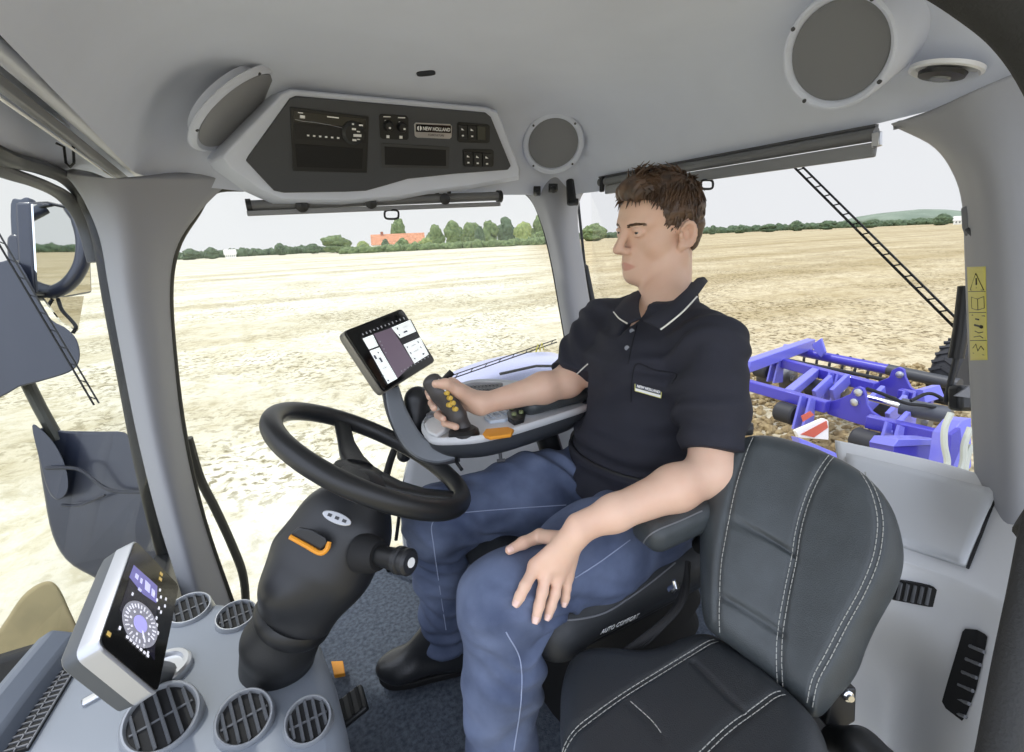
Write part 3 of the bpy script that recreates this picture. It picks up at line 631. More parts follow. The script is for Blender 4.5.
# ---- roller sun blinds
def bar(mb, a, b, up, w_, h_, mi=0):
    ax = unit(b - a); n = unit(np.cross(ax, up)); up = np.cross(n, ax); mb.box((a + b) / 2, ax, n, up, (np.linalg.norm(b - a), w_, h_), mi)
def pull_ring(u, v, d, parent, w_=13, h_=11):
    k = d / FOC; c = PD(u, v, d)
    q = [c + CR * math.copysign(abs(math.cos(a)) ** .6, math.cos(a)) * w_ * k / 2 + CU * math.copysign(abs(math.sin(a)) ** .6, math.sin(a)) * h_ * k / 2 for a in np.linspace(0, 2 * math.pi, 28, endpoint=False)]
    m = MB(); m.tube(q, .003, 8, closed=True); m.tube([c + CU * h_ * k * .5, c + CU * h_ * k * .8], .003, 8); m.build('pull_ring', BLK, parent)
BLD = mat('blind_grey', (104, 105, 106), .5); BLB = mat('blind_bar', (128, 129, 130), .45)
a, b = PY(246, 206, 1.475), PY(501, 196, 1.475); t = root('side_sun_blind', a, 'rolled-up grey roller sun blind under the overhead console', 'sun blind', 'roller sun blinds')
MB().tube([a, b], .0135, 16).build('roller', BLD, t)
m = MB(); bar(m, PY(247, 213.5, 1.465), PY(500, 204, 1.465), ZU, .012, .013); m.build('bottom_bar', BLB, t, mods=[bev(.002)])
for u, v in ((302, 205), (371, 202), (445, 198)):
    p = PY(u, v + 1, 1.452); n = unit(CAM - p); MB().lathe(p - n * .01, n, [(.017, 0), (.016, .008), (0, .012)], 18).build('stop_knob', BLK, t)
for u, v in ((249, 205), (499, 195)): MB().lathe(PY(u, v + 1.5, 1.475) - unit(b - a) * .006, b - a, [(.019, 0), (.019, .012), (0, .012)], 14).build('end_cap', BLK, t)
m = MB()
for u, v in ((437, 190), (449, 189.5)): bar(m, PY(u, v, 1.49), PY(u, v + 7, 1.47), A(1, 0, 0), .012, .01)
m.build('bracket', BLK, t); pull_ring(391.6, 214.5, proj(PY(391, 214, 1.46))[2], t, 14, 9)
a, b = PX(600, 182, 1.09), PX(877, 132, 1.09); t = root('rear_sun_blind', a, 'rolled-up grey roller sun blind above the rear window', 'sun blind', 'roller sun blinds')
MB().tube([PX(600, 182.5, 1.09), PX(876, 134, 1.09)], .0125, 16).build('roller', BLD, t)
m = MB(); bar(m, PX(606, 190, 1.085), PX(876, 149.5, 1.085), ZU, .012, .026); m.build('bottom_bar', BLB, t, mods=[bev(.003)])
m = MB(); bar(m, PX(600, 177.5, 1.09), PX(877, 125.5, 1.09), ZU, .012, .005); m.build('cassette', DGR, t)
for q, (u, v) in enumerate(((602, 184), (877, 139))): 
    m = MB(); bar(m, PX(u, v - 7, 1.08), PX(u, v + 8, 1.08), A(1, 0, 0), .014, .012); m.build('end_cap', BLK if q == 0 else ALU, t, mods=[bev(.002)])
pull_ring(707, 184.5, proj(PX(707, 184, 1.08))[2], t, 12, 9)
p0, p1 = PD(-40, 17, .52), PD(144, 175, 1.2)
t = root('front_sun_blind', p0, 'silver roller sun blind along the top of the windscreen', 'sun blind', 'roller sun blinds')
MB().tube([p0 + (p1 - p0) * q for q in np.linspace(0, 1, 6)], [.0125 + .004 * q for q in np.linspace(0, 1, 6)], 18).build('roller', mat('silver_tube', (222, 223, 226), .4), t)
MB().tube([PD(-40, -12, .53), PD(148, 173, 1.23)], .008, 8).build('channel', BLKM, t)
m = MB(); bar(m, PD(-40, 52, .53), PD(128, 182, 1.19), CU, .012, .018); m.build('bottom_bar', BLB, t, mods=[bev(.003)])
m = MB(); m.tube([PD(-40, 70, .52), PD(118, 181, 1.16)], .0022, 6); m.build('rail_highlight', WHT, t)  # white line painted in as the highlight along the rail
m = MB(); m.tube([PD(56, 143, .86), PD(64, 147, .87), PD(66, 163, .87), PD(70, 167, .87), PD(74, 163, .87), PD(73, 141, .87)], .0022, 8); m.build('wire_hook', BLK, t)
# ---- hooks, gas strut, wipers
for i, (u, v, w_, h_) in enumerate(((537, 191, 7, 8), (553, 188, 9, 7))):
    k = 1.66 / FOC; c = PD(u, v, 1.655); t = MB(); t.box(c, CR, CF, CU, (w_ * k, .02, h_ * k)); t.lathe(c - CU * h_ * k * .4 - CF * .012, -CF, [(w_ * k * .42, 0), (w_ * k * .3, .012), (0, .014)], 14)
    tag(t.build('coat_hook', BLK, mods=[bev(.002)]), ['small square black coat hook left of the pair on the rear pillar head', 'rounded black coat hook in the middle of the rear pillar head'][i], 'hook', 'pillar hooks')
k = 1.64 / FOC; t = MB(); t.tube([PD(570, 181, 1.65), PD(571, 192, 1.64), PD(572, 203, 1.63)], [4 * k, 4.6 * k, 5.2 * k], 10); t.box(PD(573, 202, 1.63), CR, CF, CU, (10 * k, .02, 5 * k))
tag(t.build('window_latch', BLK), 'tall black window latch at the right of the rear pillar head', 'latch')
t = root('window_strut', PX(584, 265, 1.16), 'thin black gas strut beside the rear pillar behind the driver', 'gas strut', 'gas struts')
MB().tube([PD(577, 192, 1.86), PD(585, 268, 1.86)], .0055, 8).build('rod', BLK, t); MB().tube([PD(585, 266, 1.86), PD(597, 325, 1.88), PD(606, 380, 1.9)], .0125, 10).build('cylinder', BLK, t); MB().lathe(PD(583.5, 267, 1.85), A(0, -1, 0), [(.012, -.01), (.012, .01), (0, .012)], 10).build('pivot', BLK, t)
t = root('tailgate_strut', PX(960, 380, 1.14), 'thick black gas strut in front of the right rear pillar', 'gas strut', 'gas struts')
MB().tube([PD(966, 286, .92), PD(961, 330, .93), PD(956, 358, .94)], .0125, 12).build('cylinder', BLK, t); MB().tube([PD(957, 355, .94), PD(946, 402, .95)], .0055, 10).build('rod', BLK, t)
m = MB(); m.box(PD(962, 398, .93), CR, CF, CU, (.036, .03, .05)); m.build('mount', BLK, t, mods=[bev(.008)]); m = MB(); m.prism([PD(955, 396, .912), PD(971, 385, .912), PD(970, 398, .912)], CF * .004); m.build('mount_plate', MGR, t)
p, q = PD(966, 222, .845), PD(966, 222, .835)
t = root('pillar_hook', p, 'grey bag hook on the right rear pillar above the yellow sticker', 'hook'); k = .845 / FOC
m = MB(); m.prism([PD(u, v, .85) for u, v in ((960, 208), (966, 206.5), (969, 209), (971, 224), (970, 237), (964, 236.5), (961, 228))], -CF * .014); m.build('plate', MGR, t, mods=[bev(.003)])
m = MB(); m.tube([PD(967, 229, .83), PD(974, 236, .82), PD(980, 236, .815), (PD(981.5, 230, .81))], .0035, 8); m.build('hook', DGR, t)
def wiper(name, a, b, wpx, d, label, rungs=14, arm=None, pt=PX):
    p, q = a, b; ax = unit(q - p); vw = unit(p - CAM); sd_ = unit(np.cross(ax, vw)); t = root(name, p, label, 'wiper', 'windscreen wipers'); L_ = np.linalg.norm(q - p)
    MB().tube([p, q], wpx * .35, 8).build('blade', BLKM, t)
    m = MB(); m.tube([p + sd_ * wpx * 1.6, q + sd_ * wpx * 1.6], wpx * .32, 8)
    for i in range(rungs): c = p + ax * L_ * (i + .5) / rungs; m.tube([c, c + sd_ * wpx * 1.6 + ax * L_ * .25 / rungs], wpx * .22, 6)
    m.build('arm', BLK, t); return t
wiper('rear_wiper', PX(793, 166, 1.2), PX(957, 330, 1.2), .0075, 1, 'long black wiper slanting across the rear window', 16)
ws = wiper('side_wiper', PY(448, 380, 1.64), PY(557, 342, 1.64), .007, 1, 'black wiper lying across the side window above the armrest', 8)
m = MB(); m.tube([PY(536, 352, 1.63), PY(538, 344, 1.63), PY(540, 351, 1.63), PY(542, 343, 1.63), PY(544, 350, 1.63)], .003, 6); m.build('yellow_tag', mat('yellow', (214, 202, 60), .6), ws)
MB().tube([PY(500, 374, 1.66), PY(536, 366, 1.66), PY(556, 366, 1.66)], .006, 8).build('lower_arm', BLK, ws)
# ---- warning sticker on the right pillar
bv = bvh_of(bpy.data.objects['trim_3'])
def on(u, v, off=.0012):
    p, n = shoot(bv, u, v)
    k = 1
    while p is None and k < 12: p, n = shoot(bv, u + .7 * k, v); k += 1
    if k > 1: p = PD(u, v, proj(p)[2])
    return p + unit(CAM - p) * off
YEL = mat('sticker_yellow', (214, 204, 104), .55)
t = root('warning_sticker', on(977, 310), 'tall yellow warning sticker with black symbols on the right rear pillar', 'sticker')
E1 = lambda v: (967.2 + (v - 267) * .035); E2 = lambda v: (985.5 + (v - 267) * .02)
nu, nv = 8, 30; VV = []
for j in range(nv):
    v = 266.5 + (360 - 266.5) * j / (nv - 1)
    for i in range(nu): VV.append(on(E1(v) + (E2(v) - E1(v)) * i / (nu - 1), v + (1 - i / (nu - 1)) * .4))
FF = [(j * nu + i, j * nu + i + 1, (j + 1) * nu + i + 1, (j + 1) * nu + i) for j in range(nv - 1) for i in range(nu - 1)]
build('sheet', VV, FF, YEL, t, ang=180, flip=False, mods=[solid(.0006, 0)])
m = MB()
def ink(pts, r=.0006, closed=False): m.tube([on(u, v, .0026) for u, v in pts], r, 6, closed)
def line2(v): ink([(E1(v) + .5, v), (E1(v) + 6, v), (E1(v) + 12, v), (E2(v) - .5, v)])
for v in (291.5, 312.5, 340.5): line2(v)
ink([(976, 273.5), (970.5, 290), (984, 290)], .0009, True); ink([(976.5, 278), (976.6, 285)], .0014); ink([(976.7, 287.6), (976.7, 288)], .0013)
ink([(971.5, 297), (977.6, 299), (984, 296.5), (984.4, 308), (978, 310), (972, 308.5)], .0006, True); ink([(977.6, 299), (978, 310)])
ink([(972, 315), (985, 316)], .0008); ink([(976, 319), (979, 319.6)], .0014); ink([(975, 325), (983, 327)], .0018); ink([(981, 326.6), (982.4, 327)], .003); ink([(975, 331), (979, 333), (983, 332)], .0007); ink([(974, 337), (980, 336), (983, 338)], .0007)
ink([(973, 348), (976, 344), (978, 351), (981, 346), (984, 350)], .0007); ink([(973, 353), (984, 355)], .0006)
m.build('symbols', mat('ink', (40, 38, 22), .6), t)
# ---- rubber door seal at the top right
tag(MB().tube(spl([PD(880, -66, .6), PD(940, -40, .58), PD(985, -14, .56), PD(1026, 18, .55), PD(1058, 62, .55), PD(1082, 120, .56), PD(1096, 200, .58), PD(1104, 300, .59), PD(1100, 410, .58), PD(1076, 500, .56), PD(1052, 545, .55)], 60), .034, 18).build('trim_12', mat('seal_rubber', (48, 48, 47), .85, bump=.5, bscale=300)), kind='structure')
# ================================================================== front console, display, column, wheel
ZC = .52
out = [(44, 668), (120, 622), (168, 599), (185, 594), (236, 600), (292, 612), (318, 634), (334, 676), (345, 720), (352, 770), (372, 920), (-40, 920), (-30, 760)]
t = root('front_console', PZ(240, 680, FLZ), 'grey moulded front console with round air vents at the foot of the steering column', 'console')
mb = MB(); mb.prism([PZ(u, v, ZC) for u, v in out], A(0, 0, -(ZC - FLZ - .002))); fcn = mb.build('body', CONS, t, mods=[bev(.035, 5)], ang=60)
# raised rim towards the windscreen and its mesh grille
l0 = [PZ(78, 636, ZC + .02), PZ(50, 672, ZC + .02), PZ(10, 726, ZC + .02), PZ(-40, 800, ZC + .02)]
mb = MB(); secs = []
for p in spl(l0, 14):
    secs.append([p + A(*q) for q in ((-.062, .012, -.16), (-.062, .012, .015), (-.035, .007, .03), (0, 0, .012), (.012, 0, -.03), (.012, 0, -.16))])
mb.loft(secs); mb.build('side_trim', mat('console_blue_grey', (92, 99, 110), .5, bump=.05, bscale=1200), t, mods=[bev(.006)])
g0, g1, gw = PZ(69, 664, ZC + .006), PZ(14, 752, ZC + .006), None
ax = unit(g1 - g0); ay = unit(np.cross(ZU, ax)); L_ = np.linalg.norm(g1 - g0)
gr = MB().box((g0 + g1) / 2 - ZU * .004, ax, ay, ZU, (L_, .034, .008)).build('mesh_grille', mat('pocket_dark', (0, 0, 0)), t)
mb = MB()
for i in range(15): c = g0 + ax * L_ * (i + .5) / 15; mb.box(c + ZU * .001, ay, ax, ZU, (.034, .002, .003))
for s in (-.017, 0, .017): mb.box((g0 + g1) / 2 + ay * s + ZU * .001, ax, ay, ZU, (L_, .002, .003))
mb.build('grille_bars', MGR, gr)
# round vents
SLAT = mat('vent_slat', (92, 94, 97), .45)
def vent(u, v, rpx, z=ZC, tilt=None, n_sl=5):
    o = PZ(u, v, z); d = proj(o)[2]; R = rpx * d / FOC; hc = unit(A(CAM[0] - o[0], CAM[1] - o[1], 0)); n = unit(ZU + hc * (tilt or 0)); o = o + ZU * R * .85 * (tilt or 0)
    rg = MB().lathe(o, n, [(R * 1.12, -.012 - R * .9 * (tilt or 0)), (R * 1.04, .0), (R * 1.02, .006), (R * .97, .0095), (R * .92, .0095), (R * .87, .005), (R * .85, .0)], 44).build('air_vent', mat('vent_ring', (150, 153, 157), .35, metal=.4), t, ang=40)
    MB().lathe(o, n, [(R * .95, -.002), (R * .95, .001), (0, .001)], 36).build('throat_shade', mat('pocket_dark', (0, 0, 0)), rg)  # dark disc above the surface stands in for the shaded vent hole
    f = unit(o - CAM - n * np.dot(o - CAM, n)); s_ = np.cross(n, f); mb = MB()
    for i in range(n_sl):
        x = (i - (n_sl - 1) / 2) * 2 * R * .84 / n_sl; h = math.sqrt(max(0, (R * .84) ** 2 - x * x))
        mb.box(o + s_ * x + n * .0048, f, unit(s_ + n * .45), unit(n - s_ * .45), (2 * h, .0022, .008))
    mb.box(o + n * .002, s_, f, n, (2 * R * .8, .003, .003)); mb.build('slats', SLAT, rg)
vent(165, 728, 33, tilt=.45); vent(246.5, 726, 26, tilt=.45); vent(309.5, 727, 22, tilt=.42); vent(190, 612, 19.5, tilt=.15); vent(237, 619, 18.5, tilt=.15)
# shallow tray behind the display foot
o = PZ(165, 672, ZC); MB().lathe(o, ZU, [(.045, -.01), (.045, .012), (.041, .016), (.033, .016), (.03, .008), (0, .008)], 36).build('mount_ring', ALU, t)
sl = PZ(100, 696, ZC); mb = MB(); ax2 = unit(PZ(112, 690, ZC) - PZ(88, 703, ZC)); mb.box(sl + ZU * .002, ax2, np.cross(ZU, ax2), ZU, (.05, .016, .012)); mb.build('switch_slot', ALU, t, mods=[bev(.003)])
# ---- instrument display
cr = {'TR': PD(134.5, 540, .74), 'BR': PD(178.8, 585.6, .787), 'BL': PD(157, 694, .62), 'TL': PD(98, 644, .573)}
cx = (cr['TR'] + cr['BR'] - cr['BL'] - cr['TL']); cx = unit(cx); cy = cr['TL'] + cr['TR'] - cr['BL'] - cr['BR']; cy = unit(cy - cx * np.dot(cx, cy)); n = np.cross(cx, cy); n = n if np.dot(n, CAM - cr['TL']) > 0 else -n
cen = sum(cr.values()) / 4; FD = Face(cen, n); PXC = [(98, 644), (134.5, 540), (178.8, 585.6), (157, 694)]
t = root('instrument_display', PZ(160, 680, ZC), 'silver-edged instrument display tilted on the front console by the windscreen', 'display')
def rounded(pts, r, n_=5):
    q = []; N = len(pts)
    for i in range(N):
        p0, p1, p2 = pts[i - 1], pts[i], pts[(i + 1) % N]; a, b = p1 + unit(p0 - p1) * r, p1 + unit(p2 - p1) * r
        for k in range(n_ + 1): s = k / n_; q.append((1 - s) ** 2 * a + 2 * s * (1 - s) * p1 + s * s * b)
    return q
C4 = [FD.p(u, v) for u, v in PXC]; g = sum(C4) / 4
def grow(k): return [g + (p - g) * (1 + k) for p in C4]
mb = MB(); mb.loft([rounded([p - n * .024 for p in grow(.035)], .014), rounded([p - n * .002 for p in grow(.03)], .014), rounded([p for p in grow(.005)], .011)]); mb.build('bezel', mat('silver_paint', (186, 188, 192), .32, metal=.55), t, ang=40)
mb = MB(); mb.loft([rounded([p - n * .05 for p in grow(-.1)], .014), rounded([p - n * .042 for p in grow(.0)], .014), rounded([p - n * .0235 for p in grow(.03)], .014)]); mb.build('back_cover', mat('charcoal_plastic', (74, 78, 82), .5), t, ang=40)
mb = MB(); mb.prism(rounded([p + n * .0012 for p in grow(-.015)], .009), -n * .004); mb.build('front_glass', GLB, t)
mb = MB(); mb.tube([g - n * .04, g - n * .05 - ZU * .07, PZ(163, 676, ZC) + ZU * .0], [.018, .02, .024], 14); mb.build('stand', BLK, t)
scr = FD.poly('screen', [(134, 565), (158, 586), (154.6, 660), (119.5, 610)], .0016, .001, mat('screen_navy', (26, 24, 40), .2, emit=.5), t)
FD.poly('map_panel', [(134, 565), (157.5, 586), (156.5, 603), (143, 594), (129.5, 577)], .0019, .0004, mat('screen_lilac', (112, 108, 172), .3, emit=.6), scr)
m = MB()
for px in ([(136, 573), (139, 575.6), (138, 580), (135, 577)], [(141, 577.6), (143, 579.4), (142, 584), (140, 582)], [(145.6, 580), (150.6, 585), (149.6, 593), (145, 589)], [(152, 588), (155, 591), (154.4, 598), (151.6, 595)], [(139, 587), (142, 590), (141, 592), (138, 589.4)]): FD.add(m, px, .0022, .0004)
m.build('map_tiles', mat('screen_pale', (200, 200, 238), .3, emit=.7), scr)
dc = FD.p(140.4, 624, .0018)
m = MB(); m.lathe(dc, n, [(.0335, 0), (.0335, .0005), (.0305, .0005), (.0305, 0)], 40); m.build('dial_ring', mat('screen_grey', (150, 150, 162), .3, emit=.5), scr)
m = MB(); m.lathe(dc, n, [(.0125, 0), (.0125, .0007), (0, .0007)], 28); m.build('dial_hub', mat('screen_violet', (162, 158, 226), .3, emit=.8), scr)
m = MB()
for i in range(28):
    a = math.radians(i * 360 / 28)
    if 200 < i * 360 / 28 < 250: continue
    e = cx * math.cos(a) + cy * math.sin(a); m.box(dc + e * .0265 + n * .0004, e, np.cross(n, e), n, (.005 if i % 2 else .007, .0016, .0006))
for i in range(9):
    a = math.radians(i * 40 + 15); e = cx * math.cos(a) + cy * math.sin(a); m.box(dc + e * .0185 + n * .0004, e, np.cross(n, e), n, (.003, .0026, .0006))
e = unit(cx * -.7 + cy * -.5); m.box(dc + e * .018 + n * .0006, e, np.cross(n, e), n, (.016, .002, .0006))
for px in ((154, 594), (157, 600), (161, 597), (166, 599), (159, 608), (161, 612), (165, 606), (156.6, 618), (158, 633), (149, 640), (144, 646), (148, 653), (120, 628), (132.6, 594), (157, 625), (160, 590)): m.box(FD.p(*px, .002), cx, cy, n, (.0052, .0028, .0006))
for k in range(7): m.box(FD.p(127.5 + 3.4 * k, 637 + 3.1 * k, .002), cx, cy, n, (.0035, .004, .0006))
m.build('dial_marks', mat('screen_white', (226, 226, 236), .3, emit=.7), scr)
m = MB()
for px in ((109, 634), (160.5, 579), (161.4, 574)): m.box(FD.p(*px, .002), cx, cy, n, (.006, .006, .0006))
m.build('warning_icons', mat('screen_amber', (196, 168, 96), .3, emit=.5), t)
# ---- steering column
t = root('steering_column', PZ(285, 680, ZC), 'black steering column rising from the grey front console', 'steering column')
S_ = Sdf(); sd_ = A(.2, 1, 0)
c0, c1, c2, c3, c4, c5 = PZ(277, 664, .515), PD(280, 642, .885), PD(300, 606, .872), PD(322, 562, .876), PD(345, 527, .89), PD(362, 496, .905)
S_.eseg(c0, c1, (.066, .060), (.066, .058), CR, .01); S_.eseg(c1, c2, (.065, .057), (.062, .056), CR, .01)
sh = Sdf(); sh.eseg(c2 + (c2 - c3) * .05, c3, (.070, .06), (.088, .07), CR, .03).eseg(c3, c4, (.088, .07), (.086, .066), CR, .03).eseg(c4, c5, (.074, .062), (.052, .05), CR, .04)
sh.ell(PD(284, 590, .83), np.eye(3), (.036, .036, .036), .04)
sdf_build('lower_boot', S_, .004, mat('boot_black', (26, 27, 28), .5, bump=.1, bscale=500), t, clip=lambda P: (ZC - .01) - P[..., 2])
fx = unit(c4 - c3)
sdf_build('shroud', sh, .004, mat('shroud_black', (34, 35, 37), .4, bump=.06, bscale=900), t, smooth=1)
MB().lathe(c1 + (c2 - c1) * .55, c2 - c1, [(.066, 0), (.07, .008), (.07, .022), (.066, .03)], 32).build('boot_collar', BLK, t)
bd = PD(337, 518, .815); n = unit(CAM - bd + ZU * .1); x = unit(PD(350, 523, .815) - PD(323, 512, .815)); y = np.cross(n, x)
mb = MB(); mb.prism([bd + x * .026 * math.cos(a) + y * .0095 * math.sin(a) for a in np.linspace(0, 2 * math.pi, 28, endpoint=False)], -n * .012); b0 = mb.build('badge', ALU, t, mods=[bev(.001)])
mb = MB(); [mb.box(bd + x * q * .011 + n * .0005, x, y, n, (.007, .005, .0016)) for q in (-1.2, 0, 1.2)]; mb.build('badge_mark', DGR, b0)
# shuttle lever: black paddle over an orange edge
pp = [(289.5, 534), (299, 526.5), (312, 529), (326, 537), (328, 544), (321, 551), (306, 543)]
mb = MB(); mb.prism([PD(u, v, .79) for u, v in pp], unit(ray(310, 540)) * .02); lv = mb.build('shuttle_lever', mat('shroud_black', (0, 0, 0)), t, mods=[bev(.004, 3)])
mb = MB(); mb.tube(spl([PD(290, 536.5, .792), PD(306, 545.5, .79), PD(320, 553, .79), PD(327, 549, .79), PD(329, 542, .795)], 16), .0042, 8); mb.build('orange_edge', ORG, lv)
MB().tube([PD(314, 541, .80), PD(326, 548, .86)], [.012, .014], 12).build('lever_stem', BLK, lv)
# multifunction stalk
a0, a1, a2, a3 = PD(362, 552, .835), PD(380, 556, .815), PD(399, 560, .79), PD(412, 563, .775); sx_ = unit(a3 - a0)
MB().tube([a0, PD(374, 555, .822), a1], [.034, .03, .024], 22).build('stalk_boot', BLKM, t)
sk = MB().tube([a1 - sx_ * .01, a2], [.0165, .0185], 20).build('stalk', BLK, t)
MB().lathe(a2 - sx_ * .004, sx_, [(.019, 0), (.0225, .003), (.0225, .011), (.019, .013), (.019, .017), (.0215, .019), (.0215, .026), (.017, .03), (0, .03)], 26).build('stalk_ring', mat('shroud_black', (0, 0, 0)), sk, ang=30)
ep = a2 + sx_ * .0265; MB().lathe(ep, sx_, [(.008, 0), (.008, .001), (.0055, .001)], 16).build('stalk_icon', WHT, sk)
# ---- steering wheel
wc = PD(372.6, 456.8, .92); tl, lw_ = .568, -.039
wn = unit(A(math.sin(tl) * math.cos(lw_), math.sin(lw_), math.cos(tl) * math.cos(lw_))); wa = unit(np.cross(wn, A(0, 1, 0))); wb = np.cross(wn, wa); RW = .1885
def rimpt(th_, r=RW): return wc + r * (math.cos(th_) * wa + math.sin(th_) * wb)
def near_th(u, v): return min(np.linspace(0, 2 * math.pi, 360), key=lambda q: (proj(rimpt(q))[0] - u) ** 2 + (proj(rimpt(q))[1] - v) ** 2)
t = root('steering_wheel', wc, 'black steering wheel with three spokes in front of the driver', 'steering wheel')
WB = mat('wheel_black', (30, 31, 32), .38, bump=.12, bscale=600)
MB().tube([rimpt(q) for q in np.linspace(0, 2 * math.pi, 96, endpoint=False)], .0185, 18, closed=True).build('rim', WB, t)
hb = wc - wn * .052
MB().lathe(hb - wn * .045, wn, [(.036, -.01), (.045, 0), (.056, .022), (.062, .045), (.058, .06), (.045, .068), (0, .07)], 36).build('hub', WB, t)
for u, v in ((338, 431), (465, 497), (322, 478)):
    q = near_th(u, v); e = rimpt(q, 1) - wc; s_ = np.cross(wn, e)
    secs = []
    for r, dz, w_, h_ in ((.03, -.036, .034, .013), (.07, -.034, .028, .010), (.12, -.024, .02, .0085), (.165, -.008, .019, .0085), (RW, .0, .02, .008)):
        c = wc + e * r + wn * dz; secs.append([c + s_ * w_ * math.copysign(abs(math.cos(a)) ** .6, math.cos(a)) + wn * h_ * math.sin(a) for a in np.linspace(0, 2 * math.pi, 16, endpoint=False)])
    MB().loft(secs).build('spoke', WB, t, ang=60)
# ---- foot pedal and orange floor tag
mb = MB(); o = PZ(345, 735, FLZ); mb.box(o + A(.0, .0, .06), unit(A(.9, 0, .35)), A(0, 1, 0), unit(A(-.35, 0, .9)), (.12, .07, .016)); pd_ = root('foot_pedal', o, 'black ribbed foot pedal beside the front console', 'pedal'); mb.build('plate', BLK, pd_, mods=[bev(.005)])
mb = MB()
for i in range(6): mb.box(o + A(.0, 0, .06) + unit(A(.9, 0, .35)) * (i - 2.5) * .019 + unit(A(-.35, 0, .9)) * .009, A(0, 1, 0), unit(A(.9, 0, .35)), unit(A(-.35, 0, .9)), (.06, .007, .004))
mb.build('ribs', BLKM, pd_); MB().tube([o + A(-.03, 0, .05), o + A(-.05, 0, .0)], .012, 10).build('pedal_arm', BLK, pd_)
mb = MB(); mb.prism([PZ(u, v, FLZ + .012) for u, v in ((331, 661), (343, 660.5), (345, 673), (334, 675))], A(0, 0, -.012)); tag(mb.build('floor_tag', ORG, mods=[bev(.002)]), 'small orange tag on the carpet beside the front console', 'tag')
# ================================================================== seats
def seg_dist(P, poly):
    D = np.full(len(P), 1e9)
    for a, b in zip(poly[:-1], poly[1:]):
        d = b - a; t = np.clip(((P - a) @ d) / (d @ d + 1e-12), 0, 1); D = np.minimum(D, np.linalg.norm(P - a - t[:, None] * d, axis=1))
    return D
def cushion(name, F_, outline, T, border, m, parent, seams=(), bend=None, Tb=.04, puff=0., NS=150, MR=46, thread=True):
    e1 = unit(CR - F_.n * np.dot(CR, F_.n)); e2 = np.cross(F_.n, e1)
    to2 = lambda p: np.array([np.dot(p - F_.o, e1), np.dot(p - F_.o, e2)])
    O = np.array([to2(F_.p(u, v)) for u, v in spl(outline, NS, True)]); c = O.mean(0)
    ss = np.sin(np.linspace(0.02, math.pi / 2, MR)); G = c + (O[None] - c) * ss[:, None, None]; P2 = G.reshape(-1, 2)
    Oc = np.vstack([O, O[:1]]); dist = seg_dist(P2, Oc)
    S2 = [(spl([to2(F_.p(u, v)) for u, v in px], 40), dep, w_, kind) for px, dep, w_, kind in seams]
    def height(Q, d):
        q = np.clip(d / border, 0, 1); h = T * np.sqrt(np.clip(1 - (1 - q) ** 2, 0, 1)) + puff * np.clip(d / .12, 0, 1)
        for sp, dep, w_, kind in S2: h = h - dep * np.exp(-(seg_dist(Q, sp) / w_) ** 2) * np.clip(d / .012, 0, 1)
        return h
    def lift(Q): return bend(Q, to2, F_) if bend else np.zeros(len(Q))
    h = height(P2, dist); b = lift(P2)
    W = F_.o + P2[:, :1] * e1 + P2[:, 1:] * e2
    Vf = W + F_.n * (h + b)[:, None]; Vb = W - F_.n * (Tb * np.sqrt(np.clip(1 - (1 - np.clip(dist / (border * .7), 0, 1)) ** 2, 0, 1)) - b)[:, None]
    V = list(Vf) + list(Vb); n = NS * MR; Fq = []
    for j in range(MR - 1):
        for i in range(NS):
            k = (i + 1) % NS; Fq.append((j * NS + i, (j + 1) * NS + i, (j + 1) * NS + k, j * NS + k)); Fq.append((n + j * NS + i, n + j * NS + k, n + (j + 1) * NS + k, n + (j + 1) * NS + i))
    for i in range(NS): k = (i + 1) % NS; Fq.append(((MR - 1) * NS + i, n + (MR - 1) * NS + i, n + (MR - 1) * NS + k, (MR - 1) * NS + k))
    Fq.append(tuple(range(NS))); Fq.append(tuple(n + i for i in range(NS - 1, -1, -1)))
    o = build(name, V, Fq, m, parent, ang=180)
    if thread:
        for sp, dep, w_, kind in S2:
            if not kind: continue
            mb = MB()
            sp = spl(sp, 160); tg = np.gradient(sp, axis=0); nr = np.stack([-tg[:, 1], tg[:, 0]], 1); nr /= np.linalg.norm(nr, axis=1)[:, None]
            for off in ((-.0033, .0033) if kind == 2 else (.0032,)):
                q = sp + nr * off; hh = height(q, seg_dist(q, Oc)) + lift(q); L3 = F_.o + q[:, :1] * e1 + q[:, 1:] * e2 + F_.n * (hh + .0006)[:, None]
                acc = 0; cur = [L3[0]]
                for a_, b_ in zip(L3[:-1], L3[1:]):
                    acc += np.linalg.norm(b_ - a_); cur.append(b_)
                    if acc > .0075:
                        if len(cur) > 1: mb.tube([cur[0], cur[len(cur) // 2], cur[-1] - (cur[-1] - cur[0]) * .22], .00065, 5)
                        cur = [b_]; acc = 0
            mb.build('stitching', STI, o)
    return o
